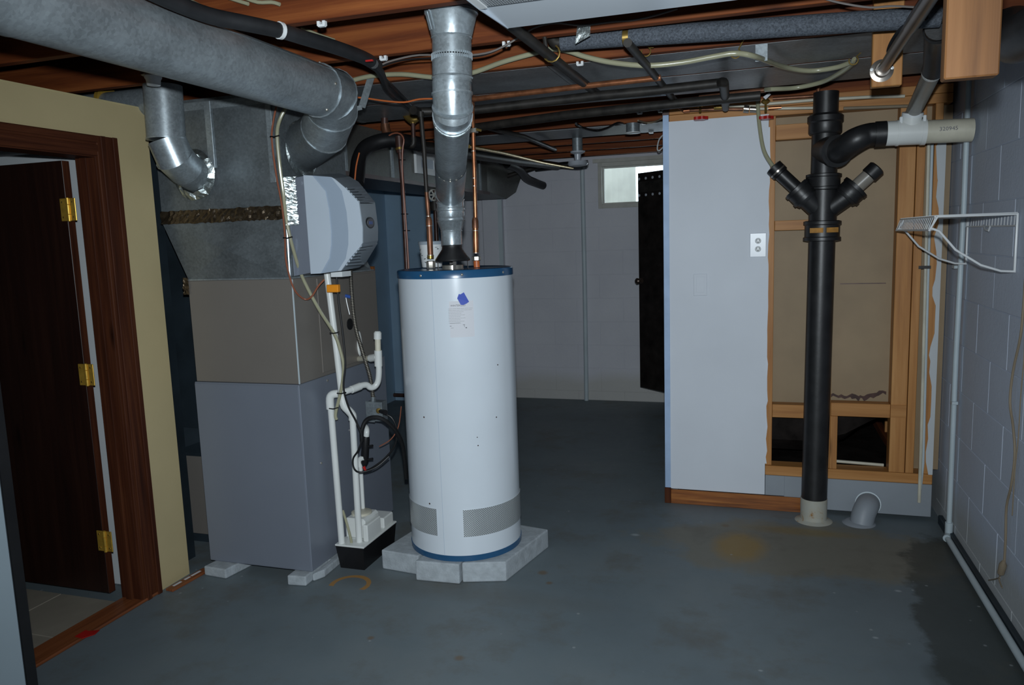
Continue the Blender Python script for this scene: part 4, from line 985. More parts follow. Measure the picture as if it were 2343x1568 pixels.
# gray elbow at the floor
ge = thing('floor_drain_elbow', 'short grey plastic elbow rising from the floor into the grey kick board', 'pipe elbow', (.53, 4.4, 0))
mk('elbow', MB().tube([Py(1970, 1200, 4.36)-V((0, 0, .02)), Py(1975, 1180, 4.38), Py(1983, 1160, 4.41), Py(1987, 1152, 4.477)], .061, 28, smooth=4), 'grey_board', ge)
mk('rim', MB().tube([Py(1986, 1153, 4.455), Py(1986, 1152, 4.476)], .066, 28), 'white_paint_pipe', ge)
mk('skirt', MB().lathe(Pz(1965, 1197, 0), (0, 0, 1), [(0, .085), (.004, .078), (.014, .060)], 24), 'grey_board', ge)

# tubes and cable running down beside the last studs
def run(name, label, cat, pts, r, mat, n=10, smooth=0, group=None):
    return tag(mk(name, MB().tube(pts, r, n, smooth=smooth), mat), label, cat, group)
run('pipe', 'cream plastic riser tube standing along the last stud of the opening', 'pipe', [Py(2125, 330, YP-.012), Py(2117, 650, YP-.012), Py(2108, 1000, YP-.012), Py(2103, 1150, YP-.012)], .0085, 'pvc_aged')
run('pipe', 'white painted riser beside the cream tube on the last stud', 'pipe', [Py(2133, 330, YP-.004), Py(2123, 650, YP-.004), Py(2112, 1060, YP-.004), Py(2106, 1120, YP-.006)], .007, 'white_paint_pipe')
tag(mk('pipe_clip', MB().box(Py(2100, 611, YP).x, Py(2128, 611, YP).x, YP-.022, YP-.0225+.003, Py(2110, 615, YP).z, Py(2110, 608, YP).z), 'iron_dark', smooth=False), 'dark clip holding the riser tubes on the stud', 'clip')

# ------------------------------------------------------------------ right wall fittings
cX = XR-.0225
cd = thing('conduit', 'white painted conduit down the right block wall and along its foot', 'conduit', (cX, 4.0, 0))
ct = Px(2214, 236, cX); cbm = Px(2171, 1212, cX); Yc = cbm.y; ct.y = ct.y
mk('riser', MB().tube([V((cX, ct.y+.0, 2.31)), V((cX, Px(2205, 480, cX).y, 1.67)), V((cX, Px(2188, 800, cX).y, .93)), V((cX, Yc, .045))], .0125, 14), 'white_paint_pipe', cd)
mk('fitting', MB().tube([V((cX, Yc, .10)), V((cX, Yc, .032)), V((cX-.018, Yc-.05, .032))], .0185, 14), 'white_paint_pipe', cd)
mk('floor_run', MB().tube([V((cX-.012, Yc-.02, .030)), V((cX-.022, .6, .030))], .0145, 14), 'white_paint_pipe', cd)
for z in (1.39, .72): mk('strap', MB().obox(V((cX, Px(2190, 760 if z < 1 else 560, cX).y, z)), V((0, 1, 0)), V((0, 0, 1)), V((1, 0, 0)), .024, .008, .014, .002), 'white_paint_pipe', cd, smooth=False)

ws = thing('wire_shelf', 'white wire shelf bracketed to the right block wall', 'shelf', (.8, 3.84, 1.41))
WXo, WY0, WY1 = .652, 3.43, 4.22
zs = 1.632
def wire(name, pts, r=.0032, n=8, smooth=0): return mk(name, MB().tube(pts, r, n, smooth=smooth), 'white_wire', ws)
for x in (XR-.008, .80, WXo+.012): wire('long_wire', [V((x, WY0, zs)), V((x, WY1, zs))], .0038)
wire('front_lip', [V((WXo-.006, WY0, zs-.052)), V((WXo-.006, WY1, zs-.052))], .0042)
nx = 22
for i in range(nx):
    y = WY0+(WY1-WY0)*i/(nx-1); wire('cross_wire', [V((XR-.008, y, zs+.005)), V((WXo+.014, y, zs+.005)), V((WXo-.006, y, zs-.052))], .0017, 6)
for y in (WY0, WY1-.05):
    zb_ = 1.410
    wire('bracket', [V((XR-.008, y, zs)), V((XR-.008, y, zb_)), V((XR-.055, y, zb_+.003)), V((.83, y, zb_+.028)), V((.74, y, zb_+.090)), V((.68, y, zb_+.165)), V((WXo, y, zs-.045))], .0046, 8)
    wire('side_lip', [V((XR-.008, y, zs-.001)), V((WXo+.02, y, zs)), V((WXo-.006, y, zs-.05)), V((WXo+.02, y+.02, zs-.05))], .004)
for i in range(18):
    y = WY0+.03+(WY1-WY0-.06)*i/17; wire('back_wire', [V((XR-.008, y, zs)), V((XR-.010, y, zs-.045))], .0017, 6)
wire('back_rail', [V((XR-.010, WY0, zs-.045)), V((XR-.010, WY1, zs-.045))], .003)
wire('wall_clip', [Px(2250, 515, XR-.01), Px(2255, 526, XR-.02), Px(2262, 528, XR-.02), Px(2266, 517, XR-.01)], .004)

run('extension_cord', 'brown cord with a plug hanging down the right block wall', 'cord', pl([(2352, 590), (2346, 640), (2342, 700), (2335, 770), (2318, 850), (2311, 920), (2318, 975), (2322, 1040), (2314, 1110), (2303, 1160), (2301, 1230), (2298, 1290)], X=XR-.012), .0048, 'tan_cord', 8, 4)
ep = thing('cord_plug', 'tan plug hanging at the end of the brown cord on the right wall', 'plug', Px(2293, 1305, XR-.016))
a = Px(2297, 1284, XR-.016); b = Px(2290, 1312, XR-.016)
mk('plug_body', MB().tube([a, a+(b-a)*.3, b], [.006, .014, .013], 10), 'tan_cord', ep)
mk('pigtail', MB().tube(pl([(2291, 1312), (2286, 1325), (2290, 1338), (2293, 1345)], X=XR-.012), .003, 6, smooth=3), 'tan_cord', ep)
mk('pigtail', MB().tube(pl([(2288, 1322), (2275, 1326), (2262, 1328)], X=XR-.012), .0025, 6, smooth=3), 'tan_cord', ep)
run('cord', 'thin pale string hanging beside the brown cord on the right wall', 'cord', pl([(2346, 640), (2344, 800), (2336, 900), (2330, 1000), (2322, 1080), (2316, 1180)], X=XR-.010), .0022, 'label_orange' if 0 else 'tan_cord', 6, 3)

# ------------------------------------------------------------------ hangers and closet rod
def hanger(name, label, x0, x1, y0, y1, z0, z1):
    o = mk(name, B(x0, x1, y0, y1, z0, z1, ch=.003), 'pine_z' if y0 > 2.5 else 'pine_dimmed', smooth=False); return tag(o, label, 'wood block')
a = Py(1994, 200, 3.165); b = Py(2064, 190, 3.165)
hanger('wood_hanger', 'short pine board hanging from the joists with the rod end fixed to it', a.x, b.x, 3.165, 3.204, a.z, 2.53)
a2 = Py(2160, 182, 1.761); b2 = Py(2287, 168, 1.761)
hanger('wood_hanger', 'large pine board hanging from the joists nearest the camera at the upper right', a2.x, b2.x, 1.761, 1.799, a2.z, 2.53)
cr = thing('closet_rod', 'bronze metal rod from the small pine hanger toward the camera', 'rod', Py(2017, 160, 3.12))
r0_, r1_ = Py(2018, 161, 3.158), Py(2150, -40, 2.05)
dd = (r1_-r0_).normalized()
mk('rod', MB().tube([r0_+dd*.008, r1_], .0185, 20), 'bronze_rod', cr)
mk('rod_sleeve', MB().tube([r0_+(r1_-r0_)*.62, r1_], .0205, 20), 'bronze_rod', cr)
mk('flange', MB().lathe((r0_.x, 3.1648, r0_.z), (0, -1, 0), [(0, .040), (.002, .040), (.005, .026), (.030, .024), (.030, .020)], 28), 'chrome', cr)
for s_ in (-1, 1): mk('screw', MB().lathe((r0_.x+s_*.034, 3.1648, r0_.z+.006), (0, -1, 0), [(0, .006), (.005, .006), (.006, .003)], 8), 'white_plastic', cr)
run('cord_loop', 'black cord looped over the bronze rod', 'cord', [Py(2118, 40, 2.60), Py(2068, 62, 2.78), Py(2042, 95, 2.88), Py(2034, 118, 2.92), Py(2048, 112, 2.92), Py(2076, 82, 2.80), Py(2100, 60, 2.68)], .008, 'rubber_black', 8, 5)

# ------------------------------------------------------------------ ceiling pipes
FY = 2.93
fz0 = Py(1284, 96, FY); fz1 = Py(2145, 38, FY); fm = Py(1434, 86, FY)
fp = thing('insulated_pipe', 'foam-sleeved grey pipe crossing under the joists above the partition', 'pipe', (fm.x, FY, fm.z-.03))
zf = (fz0.z+fz1.z)/2
def fpt(x): return V((Py(x, 80, FY).x, FY, fz0.z+(fz1.z-fz0.z)*(x-1284)/(2145-1284)))
mk('foam_sleeve', MB().tube([fpt(1284), fpt(1426)], .0325, 24), 'foam', fp); mk('foam_sleeve', MB().tube([fpt(1440), fpt(2150)], .0345, 24), 'foam', fp)
mk('pipe', MB().tube([fpt(1270), fpt(2160)], .020, 16), 'iron_dark', fp); mb = MB(); ring(mb, fpt(1433), (1, 0, 0), .026, .030); mk('coupling', mb, 'brass', fp)
mk('elbow', MB().tube([Py(1266, 78, FY), Py(1266, 88, FY), Py(1273, 97, FY), fpt(1288)], .024, 16, smooth=4), 'iron_dark', fp)
mk('foil_flag', MB().prism([Py(1321, 57, 2.758), Py(1351, 58, 2.756), Py(1350, 82, 2.754), Py(1316, 101, 2.757)], (0, .0012, .0)), 'foil_tape', fp, smooth=False)

# running toward the far wall
def zrun(name, label, pts, r, mat, z=None, cat='pipe', **k): return run(name, label, cat, [Pz(x, y, z) for x, y in pts], r, mat, 14, **k)
zrun('iron_pipe', 'black iron pipe slanting back from the light fixture', [(1150, 42), (1250, 122), (1370, 217)], .0185, 'iron_dark', 2.262)
o = thing('pipe_hanger', 'small wire hook around the slanted black iron pipe', 'hook', Pz(1262, 122, 2.27))
mk('hook', MB().tube([Pz(1262, 122, 2.262)+V((.030*math.cos(t), 0, .030*math.sin(t))) for t in [k*.5 for k in range(-7, 3)]], .003, 6), 'brass', o)
mk('stem', MB().tube([Pz(1262, 122, 2.262)+V((-.02, 0, .02)), Pz(1262, 122, 2.262)+V((-.03, 0, .1))], .008, 8), 'iron_dark', o)
zrun('iron_pipe', 'thin iron pipe slanting back from the foam sleeve coupling', [(1436, 98), (1480, 150), (1545, 232)], .0155, 'iron_dark', 2.255)
zrun('copper_pipe', 'copper pipe crossing under the pans from the heater riser', [(1082, 227), (1200, 213), (1400, 190), (1512, 178)], .0125, 'copper', 2.250)
zrun('iron_pipe', 'long black iron pipe crossing behind the copper one', [(945, 252), (960, 256), (1082, 252), (1370, 219), (1500, 207), (1652, 190)], .0210, 'iron_dark', 2.235)
o = thing('iron_elbow', 'black iron elbow dropping toward the valves', 'pipe elbow', Pz(1655, 190, 2.235))
mk('elbow', MB().tube([Pz(1645, 191, 2.235), Pz(1655, 189, 2.235), Pz(1657, 200, 2.235), Pz(1660, 236, 2.235)], .021, 14, smooth=3), 'iron_dark', o)
mk('drop', MB().tube([Pz(1657, 230, 2.238), Pz(1660, 248, 2.238)], .017, 12), 'iron_dark', o)
zrun('iron_pipe', 'long black iron pipe farther back ending above the red valves', [(1086, 292), (1300, 263), (1560, 236), (1740, 219)], .0225, 'iron_dark', 2.225)
zrun('copper_pipe', 'dull copper pipe just behind the black iron pipe near the valves', [(1600, 224), (1742, 207), (1752, 206)], .0120, 'copper_aged', 2.262)
zrun('iron_pipe', 'dark iron pipe angling away right of the heater copper riser', [(1095, 287), (1200, 313), (1270, 342)], .0150, 'iron_dark', 2.27)
def yrun(name, label, pts, Y, r, mat, cat='pipe', **k): return run(name, label, cat, pl(pts, Y=Y), r, mat, 12, **k)
# water line with two red-handled valves in front of the top plate
vl = thing('valve_line', 'copper and brass supply line with two red-handled valves on the top plate', 'water line', Py(1700, 250, YP-.05))
VY = YP-.050
def vt(name, pts, r, mat, **k): return mk(name, MB().tube(pl(pts, Y=VY), r, 12, **k), mat, vl)
vt('pipe', [(1562, 247), (1566, 253), (1640, 250), (1700, 250)], .0090, 'copper_aged'); vt('fitting', [(1564, 254), (1578, 252)], .0130, 'copper'); vt('fitting', [(1566, 253), (1548, 240)], .0120, 'copper_aged')
vt('compression_nut', [(1634, 246), (1652, 245)], .0165, 'brass'); vt('union_nut', [(1702, 249), (1714, 250)], .0200, 'chrome'); vt('sleeve', [(1716, 250), (1736, 251)], .0165, 'chrome')
vt('pipe', [(1738, 249), (1860, 247)], .0075, 'pvc_aged'); vt('fitting', [(1758, 248), (1788, 246)], .0105, 'copper')
vt('pipe', [(1660, 243), (1735, 243)], .007, 'pvc_aged')
def valve(x, y0, y1, par, hx, hy):
    a = Py(x, y0, VY-.01); b = Py(x, y1, VY-.035)
    mk('valve_body', MB().tube([a+V((0, 0, .012)), a, a-V((0, 0, .012))], [.014, .024, .014], 12), 'brass', par)
    mk('valve_stem', MB().tube([a, b], .0065, 8), 'brass', par)
    c_ = Py(hx, hy, VY-.035); mb = MB(); n = 40; rows = []
    mb2 = []
    for k in range(n):
        t = 2*math.pi*k/n; rr_ = .036*(1+.13*math.cos(5*t)); mb2.append(c_+V((math.cos(t)*rr_, math.sin(t)*rr_*.9, -.008)))
    mk('valve_handle', MB().prism(mb2, (0, 0, .016)), 'red_paint', par, smooth=False)
valve(1602, 240, 258, vl, 1603, 271)
valve(1752, 232, 258, vl, 1752, 270)
mk('valve_tag', MB().prism(pl([(1746, 222), (1760, 212), (1764, 216), (1752, 228)], Y=VY-.06), (0, .002, 0)), 'paper', vl, smooth=False)
yrun('copper_pipe', 'thin copper line along the plates right of the second red valve', [(1768, 226), (1862, 220), (1872, 216), (1873, 190)], YP-.03, .0095, 'copper_aged')
yrun('pipe', 'cream tube across the top plate behind the stack, upper one', [(1730, 240), (1860, 229), (1990, 222), (2070, 220)], YP-.012, .0085, 'pvc_aged')
yrun('pipe', 'brown-grey tube across the top plate behind the stack, lower one', [(1930, 248), (2070, 243), (2095, 243), (2108, 262), (2112, 300)], YP-.012, .0085, 'tan_cord')
# clear vinyl tube looping along the ceiling
vt_pts = [Py(780, 195, 3.17), Py(800, 186, 3.17), Py(850, 174, 3.17), Py(920, 170, 3.16), Py(1000, 177, 3.16), Py(1075, 168, 3.16), Py(1150, 142, 3.15), Py(1225, 121, 3.14), Py(1262, 112, 3.14), Py(1300, 117, 3.13), Py(1340, 130, 3.13), Py(1400, 143, 3.13), Py(1480, 150, 3.13), Py(1560, 143, 3.14), Py(1630, 130, 3.14), Py(1683, 122, 3.14), Py(1730, 130, 3.17), Pz(1790, 152, 2.288), Pz(1850, 162, 2.285), Pz(1910, 155, 2.285), Pz(1946, 143, 2.290), Pz(1953, 139, 2.290), Pz(1945, 150, 2.285), Pz(1920, 168, 2.275), Pz(1880, 188, 2.268), Pz(1820, 201, 2.262), Pz(1755, 205, 2.258), Py(1735, 212, 4.40), Py(1734, 240, 4.40), Py(1738, 290, 4.38), Py(1748, 345, 4.35), capL]
run('vinyl_tube', 'translucent yellowish tube drooping along the joists to the stack arm', 'tube', vt_pts, .0105, 'vinyl_tube', 12, 5)
for (x, y, Y, lab) in ((1683, 122, 3.14, 'wire hook holding the yellowish tube near the metal bracket'), (1953, 138, Pz(1953, 138, 2.29).y, 'wire hook holding the folded-back end of the yellowish tube'), (1478, 118, 3.12, 'wire hook around the thin iron pipe by the foam sleeve')):
    c_ = Py(x, y, Y); run('wire_hook', lab, 'hook', [c_+V((.018*math.cos(t), 0, .018*math.sin(t))) for t in [k*.45-3.6 for k in range(11)]]+[V((c_.x+.03, Y, ZJ))], .0025, 'brass', 6)

# black cable bundle across the upper left
bz = 2.272
run('cable_sleeve', 'thick black corrugated sleeve sagging below the joists at the upper left', 'cable', [Pz(x, y, bz) for x, y in ((340, -22), (400, 6), (480, 36), (560, 53), (640, 70), (700, 88), (760, 106), (830, 131), (862, 150))], .0235, 'sleeve_black', 14, 4)
run('cable_bundle', 'black cables fanning out behind the sleeve end toward the pipes', 'cable', [Pz(x, y, 2.262) for x, y in ((855, 146), (872, 168), (888, 205), (925, 236), (950, 254))], [.018, .016, .012, .010, .012], 'sleeve_black', 10, 4)
run('cable', 'single black cable beside the fanned cable bundle', 'cable', [Pz(x, y, 2.270) for x, y in ((858, 144), (880, 180), (905, 205), (948, 250))], .008, 'rubber_black', 8, 4)
mb = MB(); c_ = Pz(641, 70, bz); ring(mb, c_, Pz(700, 88, bz)-Pz(560, 53, bz), .0265, .012); tag(mk('cable_clamp', mb, 'white_plastic'), 'white clamp around the black sleeve', 'clamp')
c_ = Pz(845, 139, 2.245); tag(mk('red_clip', MB().obox(c_, V((1, 0, 0)), V((0, 1, 0)), V((0, 0, 1)), .014, .005, .003, .001), 'red_paint', smooth=False), 'small red clip under the end of the black sleeve', 'clip')
run('wire', 'orange wire crossing behind the flue pipe', 'wire', [Py(x, y, 3.25) for x, y in ((775, 221), (830, 224), (880, 231), (925, 234), (960, 227), (1000, 226))], .0040, 'orange_wire', 6, 4)
run('wire', 'thin grey wire draped along the joist faces past the foil flag', 'wire', [Py(x, y, 2.745) for x, y in ((873, 148), (900, 138), (960, 126), (1040, 128), (1110, 122), (1160, 102), (1220, 65), (1270, 53), (1330, 58), (1400, 50), (1450, 46), (1500, 35), (1550, 20))], .0036, 'grey_wire', 6, 4)
run('wire', 'thin black wire stapled below the grey wire on the joist', 'wire', [Py(x, y, 2.755) for x, y in ((873, 152), (920, 138), (1000, 132), (1080, 130), (1120, 122), (1158, 104))], .0032, 'rubber_black', 6, 4)
run('wire', 'dark wire on the joist at the top right', 'wire', [Py(x, y, 2.75) for x, y in ((1870, -8), (1920, 6), (1990, 17), (2040, 14), (2100, 17))], .0034, 'grey_wire', 6, 4)
for i, (pts, Y, lab) in enumerate(([[(560, -5), (590, 5), (622, 5), (640, 10)], 2.24, 'pale cable stub on the nearest joist, upper one'], [[(520, -6), (548, 3), (568, 9)], 2.24, 'pale cable stub on the nearest joist, beside the curled one'], [[(425, -4), (460, 14), (492, 27)], 2.24, 'pale cable end slipping behind the black sleeve'],
      [[(690, 64), (725, 78), (748, 86), (765, 92)], 2.70, 'pale cable stub with bare end below the nearest joist'], [[(672, 67), (700, 78), (725, 88), (745, 93)], 2.70, 'pale cable stub lying against the black sleeve'])):
    run('cable_stub', lab, 'cable', pl(pts, Y=Y), .0062, 'vinyl_tube', 8, 3)
# white cable staples
for i, (x, y, Y, lab) in enumerate(((736, 48, 2.28, 'white cable staple on the nearest joist'), (877, 124, 2.78, 'white cable staple on the second joist left of the flue'), (1159, 103, 2.78, 'white cable staple just right of the flue'), (1327, 138, 3.22, 'white cable staple under the tube near the foil flag'),
      (1464, 269, 4.63, 'white cable staple left of the partition bead, nearest row'), (1474, 288, 5.09, 'white cable staple left of the partition bead, middle row'), (1490, 308, 5.55, 'white cable staple left of the partition bead, far row'), (1512, 270, 4.63, 'white cable staple next to the partition bead top'))):
    jy = min(JY, key=lambda q_: abs(q_+.02-Y)); c_ = Py(x, y, jy+.02); c_.z = ZJ-.0075; s_ = .75 if c_.y < 4 else .9
    t = thing('cable_staple', lab, 'staple', c_, 'white cable staples on the joists')
    mk('saddle', MB().obox(c_+V((0, 0, -.006)), V((1, 0, 0)), V((0, 1, 0)), V((0, 0, 1)), .016*s_, .007, .004, .001).obox(c_+V((-.013*s_, 0, .002)), V((1, 0, 0)), V((0, 1, 0)), V((0, 0, 1)), .005, .008, .009, .001).obox(c_+V((.013*s_, 0, .002)), V((1, 0, 0)), V((0, 1, 0)), V((0, 0, 1)), .005, .008, .009, .001), 'white_plastic', t, smooth=False)
# bent strap holding the big duct
a, b, c_, d_ = Py(848, 150, 3.19), Py(842, 205, 3.19), Py(828, 246, 3.17), Py(772, 258, 3.15)
def strap(mb, p, q, w_, n_): 
    ax = (q-p).normalized(); az = ax.cross(n_).normalized(); return mb.obox((p+q)/2, ax, az, n_, (q-p).length/2, w_, .0015)
mb = MB(); strap(mb, V((a.x, 3.195, ZJ+.03)), c_, .017, V((0, -1, 0))); strap(mb, c_, d_, .010, V((0, -1, 0)))
tag(mk('metal_strap', mb, 'galv', smooth=False), 'bent galvanized hanger strap right of the large round duct', 'strap')

# fluorescent fixture
lf = thing('fluorescent_fixture', 'white fluorescent ceiling fixture with prismatic lens at the top edge', 'ceiling light', (-.1, 2.0, 2.2))
A = Pz(1107, 22, 2.185); Bq = Pz(1147, 57, 2.200); Cq = Pz(1700, 3, 2.200); LX0 = (A.x+Bq.x)/2; LX1 = .42; LYb = (Bq.y+Cq.y)/2; LYm = A.y; LYf = LYm-(LYb-LYm)
mk('housing', MB().prism([V((LX0, LYm+.03, 2.225)), V((LX0, LYb, 2.200)), V((LX0, LYb, 2.204)), V((LX0, LYm+.06, 2.30)), V((LX0, LYf+.03, 2.30)), V((LX0, LYf-.06, 2.204)), V((LX0, LYf-.06, 2.2)), V((LX0, LYf-.04, 2.225))], (LX1-LX0, 0, 0)), 'enamel_white', lf, smooth=False)
mk('reflector_wing', MB().prism([V((LX0, LYm, 2.198)), V((LX0, LYb, 2.197)), V((LX0, LYb, 2.2005)), V((LX0, LYm, 2.2015))], (LX1-LX0, 0, 0)), 'enamel_white', lf, smooth=False)
mk('lens', MB().prism([V((LX0+.022, LYf-.02, 2.19)), V((LX0+.022, LYm-.002, 2.190)), V((LX0+.022, LYm-.002, 2.194)), V((LX0+.022, LYf-.02, 2.194))], (LX1-LX0-.03, 0, 0)), 'prismatic_lens', lf, smooth=False)
mk('end_cap', MB().prism([V((LX0, LYf-.062, 2.186)), V((LX0, LYm, 2.186)), V((LX0, LYb+.002, 2.196)), V((LX0, LYm+.062, 2.303)), V((LX0, LYf+.02, 2.303))], (-.003, 0, 0)), 'humid_light', lf, smooth=False)
mk('end_cap', MB().box(LX0, LX0+.020, LYf-.02, LYm, 2.1865, 2.192), 'white_plastic', lf, smooth=False)

# porcelain lamp holder and box in the far ceiling
c_ = Py(1322, 372, 5.6)
ph = thing('lamp_holder', 'white porcelain lamp holder with disc hanging in front of the far wall', 'lamp holder', (c_.x, 5.6, c_.z))
zq = [Py(1322, y, 5.6).z for y in (381, 368, 362, 352, 349, 337)]
mk('disc', MB().lathe((c_.x, 5.6, zq[0]), (0, 0, 1), [(0, .03), (.006, .066), (.020, .074), (zq[1]-zq[0]-.004, .070), (zq[1]-zq[0], .02)], 36), 'porcelain', ph)
mk('stem', MB().lathe((c_.x, 5.6, zq[1]-.004), (0, 0, 1), [(0, .030), (.01, .022), (zq[3]-zq[1], .026), (zq[3]-zq[1]+.012, .052), (zq[3]-zq[1]+.022, .054), (zq[3]-zq[1]+.026, .03)], 28), 'porcelain', ph)
mk('ceiling_box', MB().lathe((c_.x, 5.6, zq[3]+.020), (0, 0, 1), [(0, .034), (0, .038), (max(.03, ZJ-zq[3]-.02), .038)], 16), 'galv', ph)
c_ = Py(1448, 290, 5.09); c_.z = ZJ-.066
jb = thing('junction_box', 'small round metal junction box with white lid in the far joist bay', 'junction box', c_)
mk('box', MB().lathe(c_+V((0, 0, .004)), (0, 0, 1), [(0, .044), (.06, .044)], 20), 'galv', jb); mk('lid', MB().lathe(c_, (0, 0, 1), [(0, .03), (.002, .052), (.006, .052)], 24), 'white_plastic', jb)
run('wire', 'black cable drooping left of the far junction box', 'wire', [Pz(x, y, 2.285) for x, y in ((1318, 283), (1335, 293), (1365, 299), (1390, 293), (1412, 282))]+[Pz(1425, 283, 2.315)], .008, 'rubber_black', 8, 4)
run('wire', 'pale cable drooping right of the far junction box', 'wire', [Pz(x, y, 2.285) for x, y in ((1460, 276), (1480, 281), (1500, 278), (1516, 270))]+[Pz(1519, 268, 2.32)], .0055, 'tan_cord', 8, 4)
run('wire', 'white wire end hanging beside the partition bead under the far joists', 'wire', [Py(x, y, 5.9) for x, y in ((1518, 308), (1508, 320), (1504, 340), (1508, 345), (1518, 336))], .005, 'white_plastic', 6, 3)

# far pipes left of the window
run('pipe', 'long pale pipe slanting from the flue toward the far wall', 'pipe', [Py(1072, 335, 3.9), Py(1150, 350, 4.6), Py(1240, 372, 5.6), Py(1310, 385, 6.8)], .0105, 'brass', 10)
run('iron_pipe', 'thick dark pipe running beside the trunk duct to the far wall', 'pipe', [Py(960, 335, 4.2), Py(1060, 350, 4.8), Py(1150, 364, 5.5), Py(1275, 380, 6.9)], .034, 'iron_dark', 14)
run('iron_pipe', 'dark foam-wrapped pipe curving into the hole in the far wall', 'pipe', [Py(1160, 375, 6.4), Py(1185, 385, 6.6), Py(1205, 408, 6.9), Py(1225, 418, 7.1), Py(1243, 425, 7.24)], .038, 'rubber_black', 16, 5)
run('iron_pipe', 'dark pipe rising from the duct end to the far pipes', 'pipe', [Py(1118, 418, 6.9), Py(1165, 402, 6.9), Py(1235, 380, 6.9)], .022, 'iron_dark', 12)
run('iron_pipe', 'short dark pipe under the far joists left of the lamp holder', 'pipe', [Py(1225, 385, 6.95), Py(1290, 378, 6.95), Py(1345, 374, 6.95)], .03, 'rubber_black', 12)
run('conduit', 'white painted conduit standing on the far wall left of the window', 'conduit', [Py(1332, 380, 7.235), Py(1338, 650, 7.235), Py(1342, 922, 7.235)], .0215, 'white_paint_pipe', 14)
tag(mk('foam_patch', MB().prism([Py(*p, 7.18) for p in ((1115, 420), (1135, 415), (1132, 440), (1122, 438), (1118, 448), (1112, 440))], (0, .012, 0)), 'cream_edge', smooth=False), 'crusty cream foam patch under the duct end on the pilaster', 'foam patch')

# ------------------------------------------------------------------ pipes around heater and furnace
cr1 = thing('copper_riser', 'copper riser on the right side of the water heater top', 'pipe', (-1.25, 3.5, 1.475))
def colpipe(t, Y, pts, ytop, fit_y, nut_y, nut_x, matL, matU):
    pass
Yr = 3.52
q = lambda x, y, Y=Yr: Py(x, y, Y)
mk('upper_pipe', MB().tube([q(1080, 232), q(1081, 250), q(1086, 420), q(1088, 500)], .0098, 14), 'copper', cr1)
mk('lower_pipe', MB().tube([q(1087.5, 515), q(1089, 580)], .0142, 14), 'copper', cr1)
mk('reducer', MB().tube([q(1087, 498), q(1087.3, 505), q(1087.6, 522)], [.0115, .0160, .0162], 14), 'copper_aged', cr1)
mb = MB()
for y, r_ in ((346, .0118), (408, .0118), (426, .0118), (505, .0150), (528, .0168), (579, .0160)): mk('solder_joint', ring(MB(), q(1080+(y-232)*.026, y), (0, 0, 1), r_, .003), 'solder', cr1)
mk('union_nut', MB().lathe(q(1090, 597), (0, 0, 1), [(0, .019), (.004, .024), (.020, .024), (.022, .018)], 8), 'solder', cr1)
mk('nipple', MB().tube([V((q(1091, 608).x, Yr, 1.470)), q(1090, 595)], .0155, 12), 'orange_wire', cr1)
mk('elbow', MB().tube([q(1080, 245), q(1080, 228), q(1086, 224, Yr-.02)], .0130, 12), 'copper_aged', cr1)
mk('ground_clamp', MB().obox(q(1083, 299), V((1, 0, 0)), V((0, 1, 0)), V((0, 0, 1)), .020, .016, .011, .002), 'solder', cr1, smooth=False)
mk('clamp_screw', MB().tube([q(1090, 296, Yr-.01), q(1101, 299, Yr-.01)], .006, 8), 'brass', cr1)
cr2 = thing('copper_riser', 'aged copper riser on the left side of the water heater top', 'pipe', (-1.55, 3.5, 1.475))
Yl = 3.45; q = lambda x, y, Y=Yl: Py(x, y, Y)
mk('upper_pipe', MB().tube([q(963, 262), q(970, 340), q(976, 440)], .0105, 14), 'iron_dark', cr2)
mk('middle_pipe', MB().tube([q(976, 440), q(981, 500)], .0102, 14), 'copper_aged', cr2)
mk('reducer', MB().tube([q(981, 498), q(981.5, 505), q(982, 518)], [.0115, .0160, .0160], 14), 'copper_aged', cr2)
mk('lower_pipe', MB().tube([q(982, 515), q(985, 585)], .0142, 14), 'copper_aged', cr2)
mb = MB()
for y, x in ((495, 980), (517, 982), (584, 985)): mk('solder_joint', ring(MB(), q(x, y), (0, 0, 1), .0165 if y > 500 else .0125, .003), 'solder', cr2)
mk('fitting', MB().tube([q(985, 592), q(985, 585)], .0165, 14), 'brass', cr2)
mk('union_nut', MB().lathe(V((q(986, 609).x, Yl, 1.471)), (0, 0, 1), [(0, .020), (.008, .024), (.034, .024), (.038, .018)], 8), 'solder', cr2)
mk('cap', MB().tube([q(962.5, 256), q(963, 268)], .0155, 12), 'iron_dark', cr2)

gp = thing('gas_pipe', 'dark brown gas pipe dropping behind the left of the water heater', 'pipe', Py(925, 600, 3.95))
Yg = 4.0
mk('drop', MB().tube(pl([(915, 346), (921, 420), (932, 640), (936, 760)], Y=Yg), .0130, 14), 'iron_brown', gp)
mk('drop_elbow', MB().tube(pl([(916, 350), (914, 330), (913, 318)], Y=Yg)+[Py(918, 312, Yg+.05)], .023, 14), 'iron_brown', gp)
mk('joint_ring', MB().tube(pl([(914, 338), (915, 343)], Y=Yg), .0245, 14), 'brass', gp)
mk('cross_run', MB().tube([Py(918, 316, Yg+.05), Py(935, 322, Yg+.1), Py(946, 330, Yg+.1)], .018, 12), 'iron_dark', gp)
mk('cable', MB().tube(pl([(880, 318), (898, 306), (915, 306), (924, 320), (921, 345), (921, 400), (926, 470), (931, 540), (935, 612), (938, 700)], Y=Yg-.03), .0045, 8, smooth=3), 'brown_wire', gp)
for y, x in ((366, 920), (490, 926), (528, 930)): mk('cable_tie', MB().tube([Py(x-8, y, Yg-.02), Py(x+8, y, Yg-.02)], .003, 6), 'rubber_black', gp)
bp = thing('brass_valve', 'brass valve with brown pipe below it left of the flue', 'valve', Py(946, 300, 4.1))
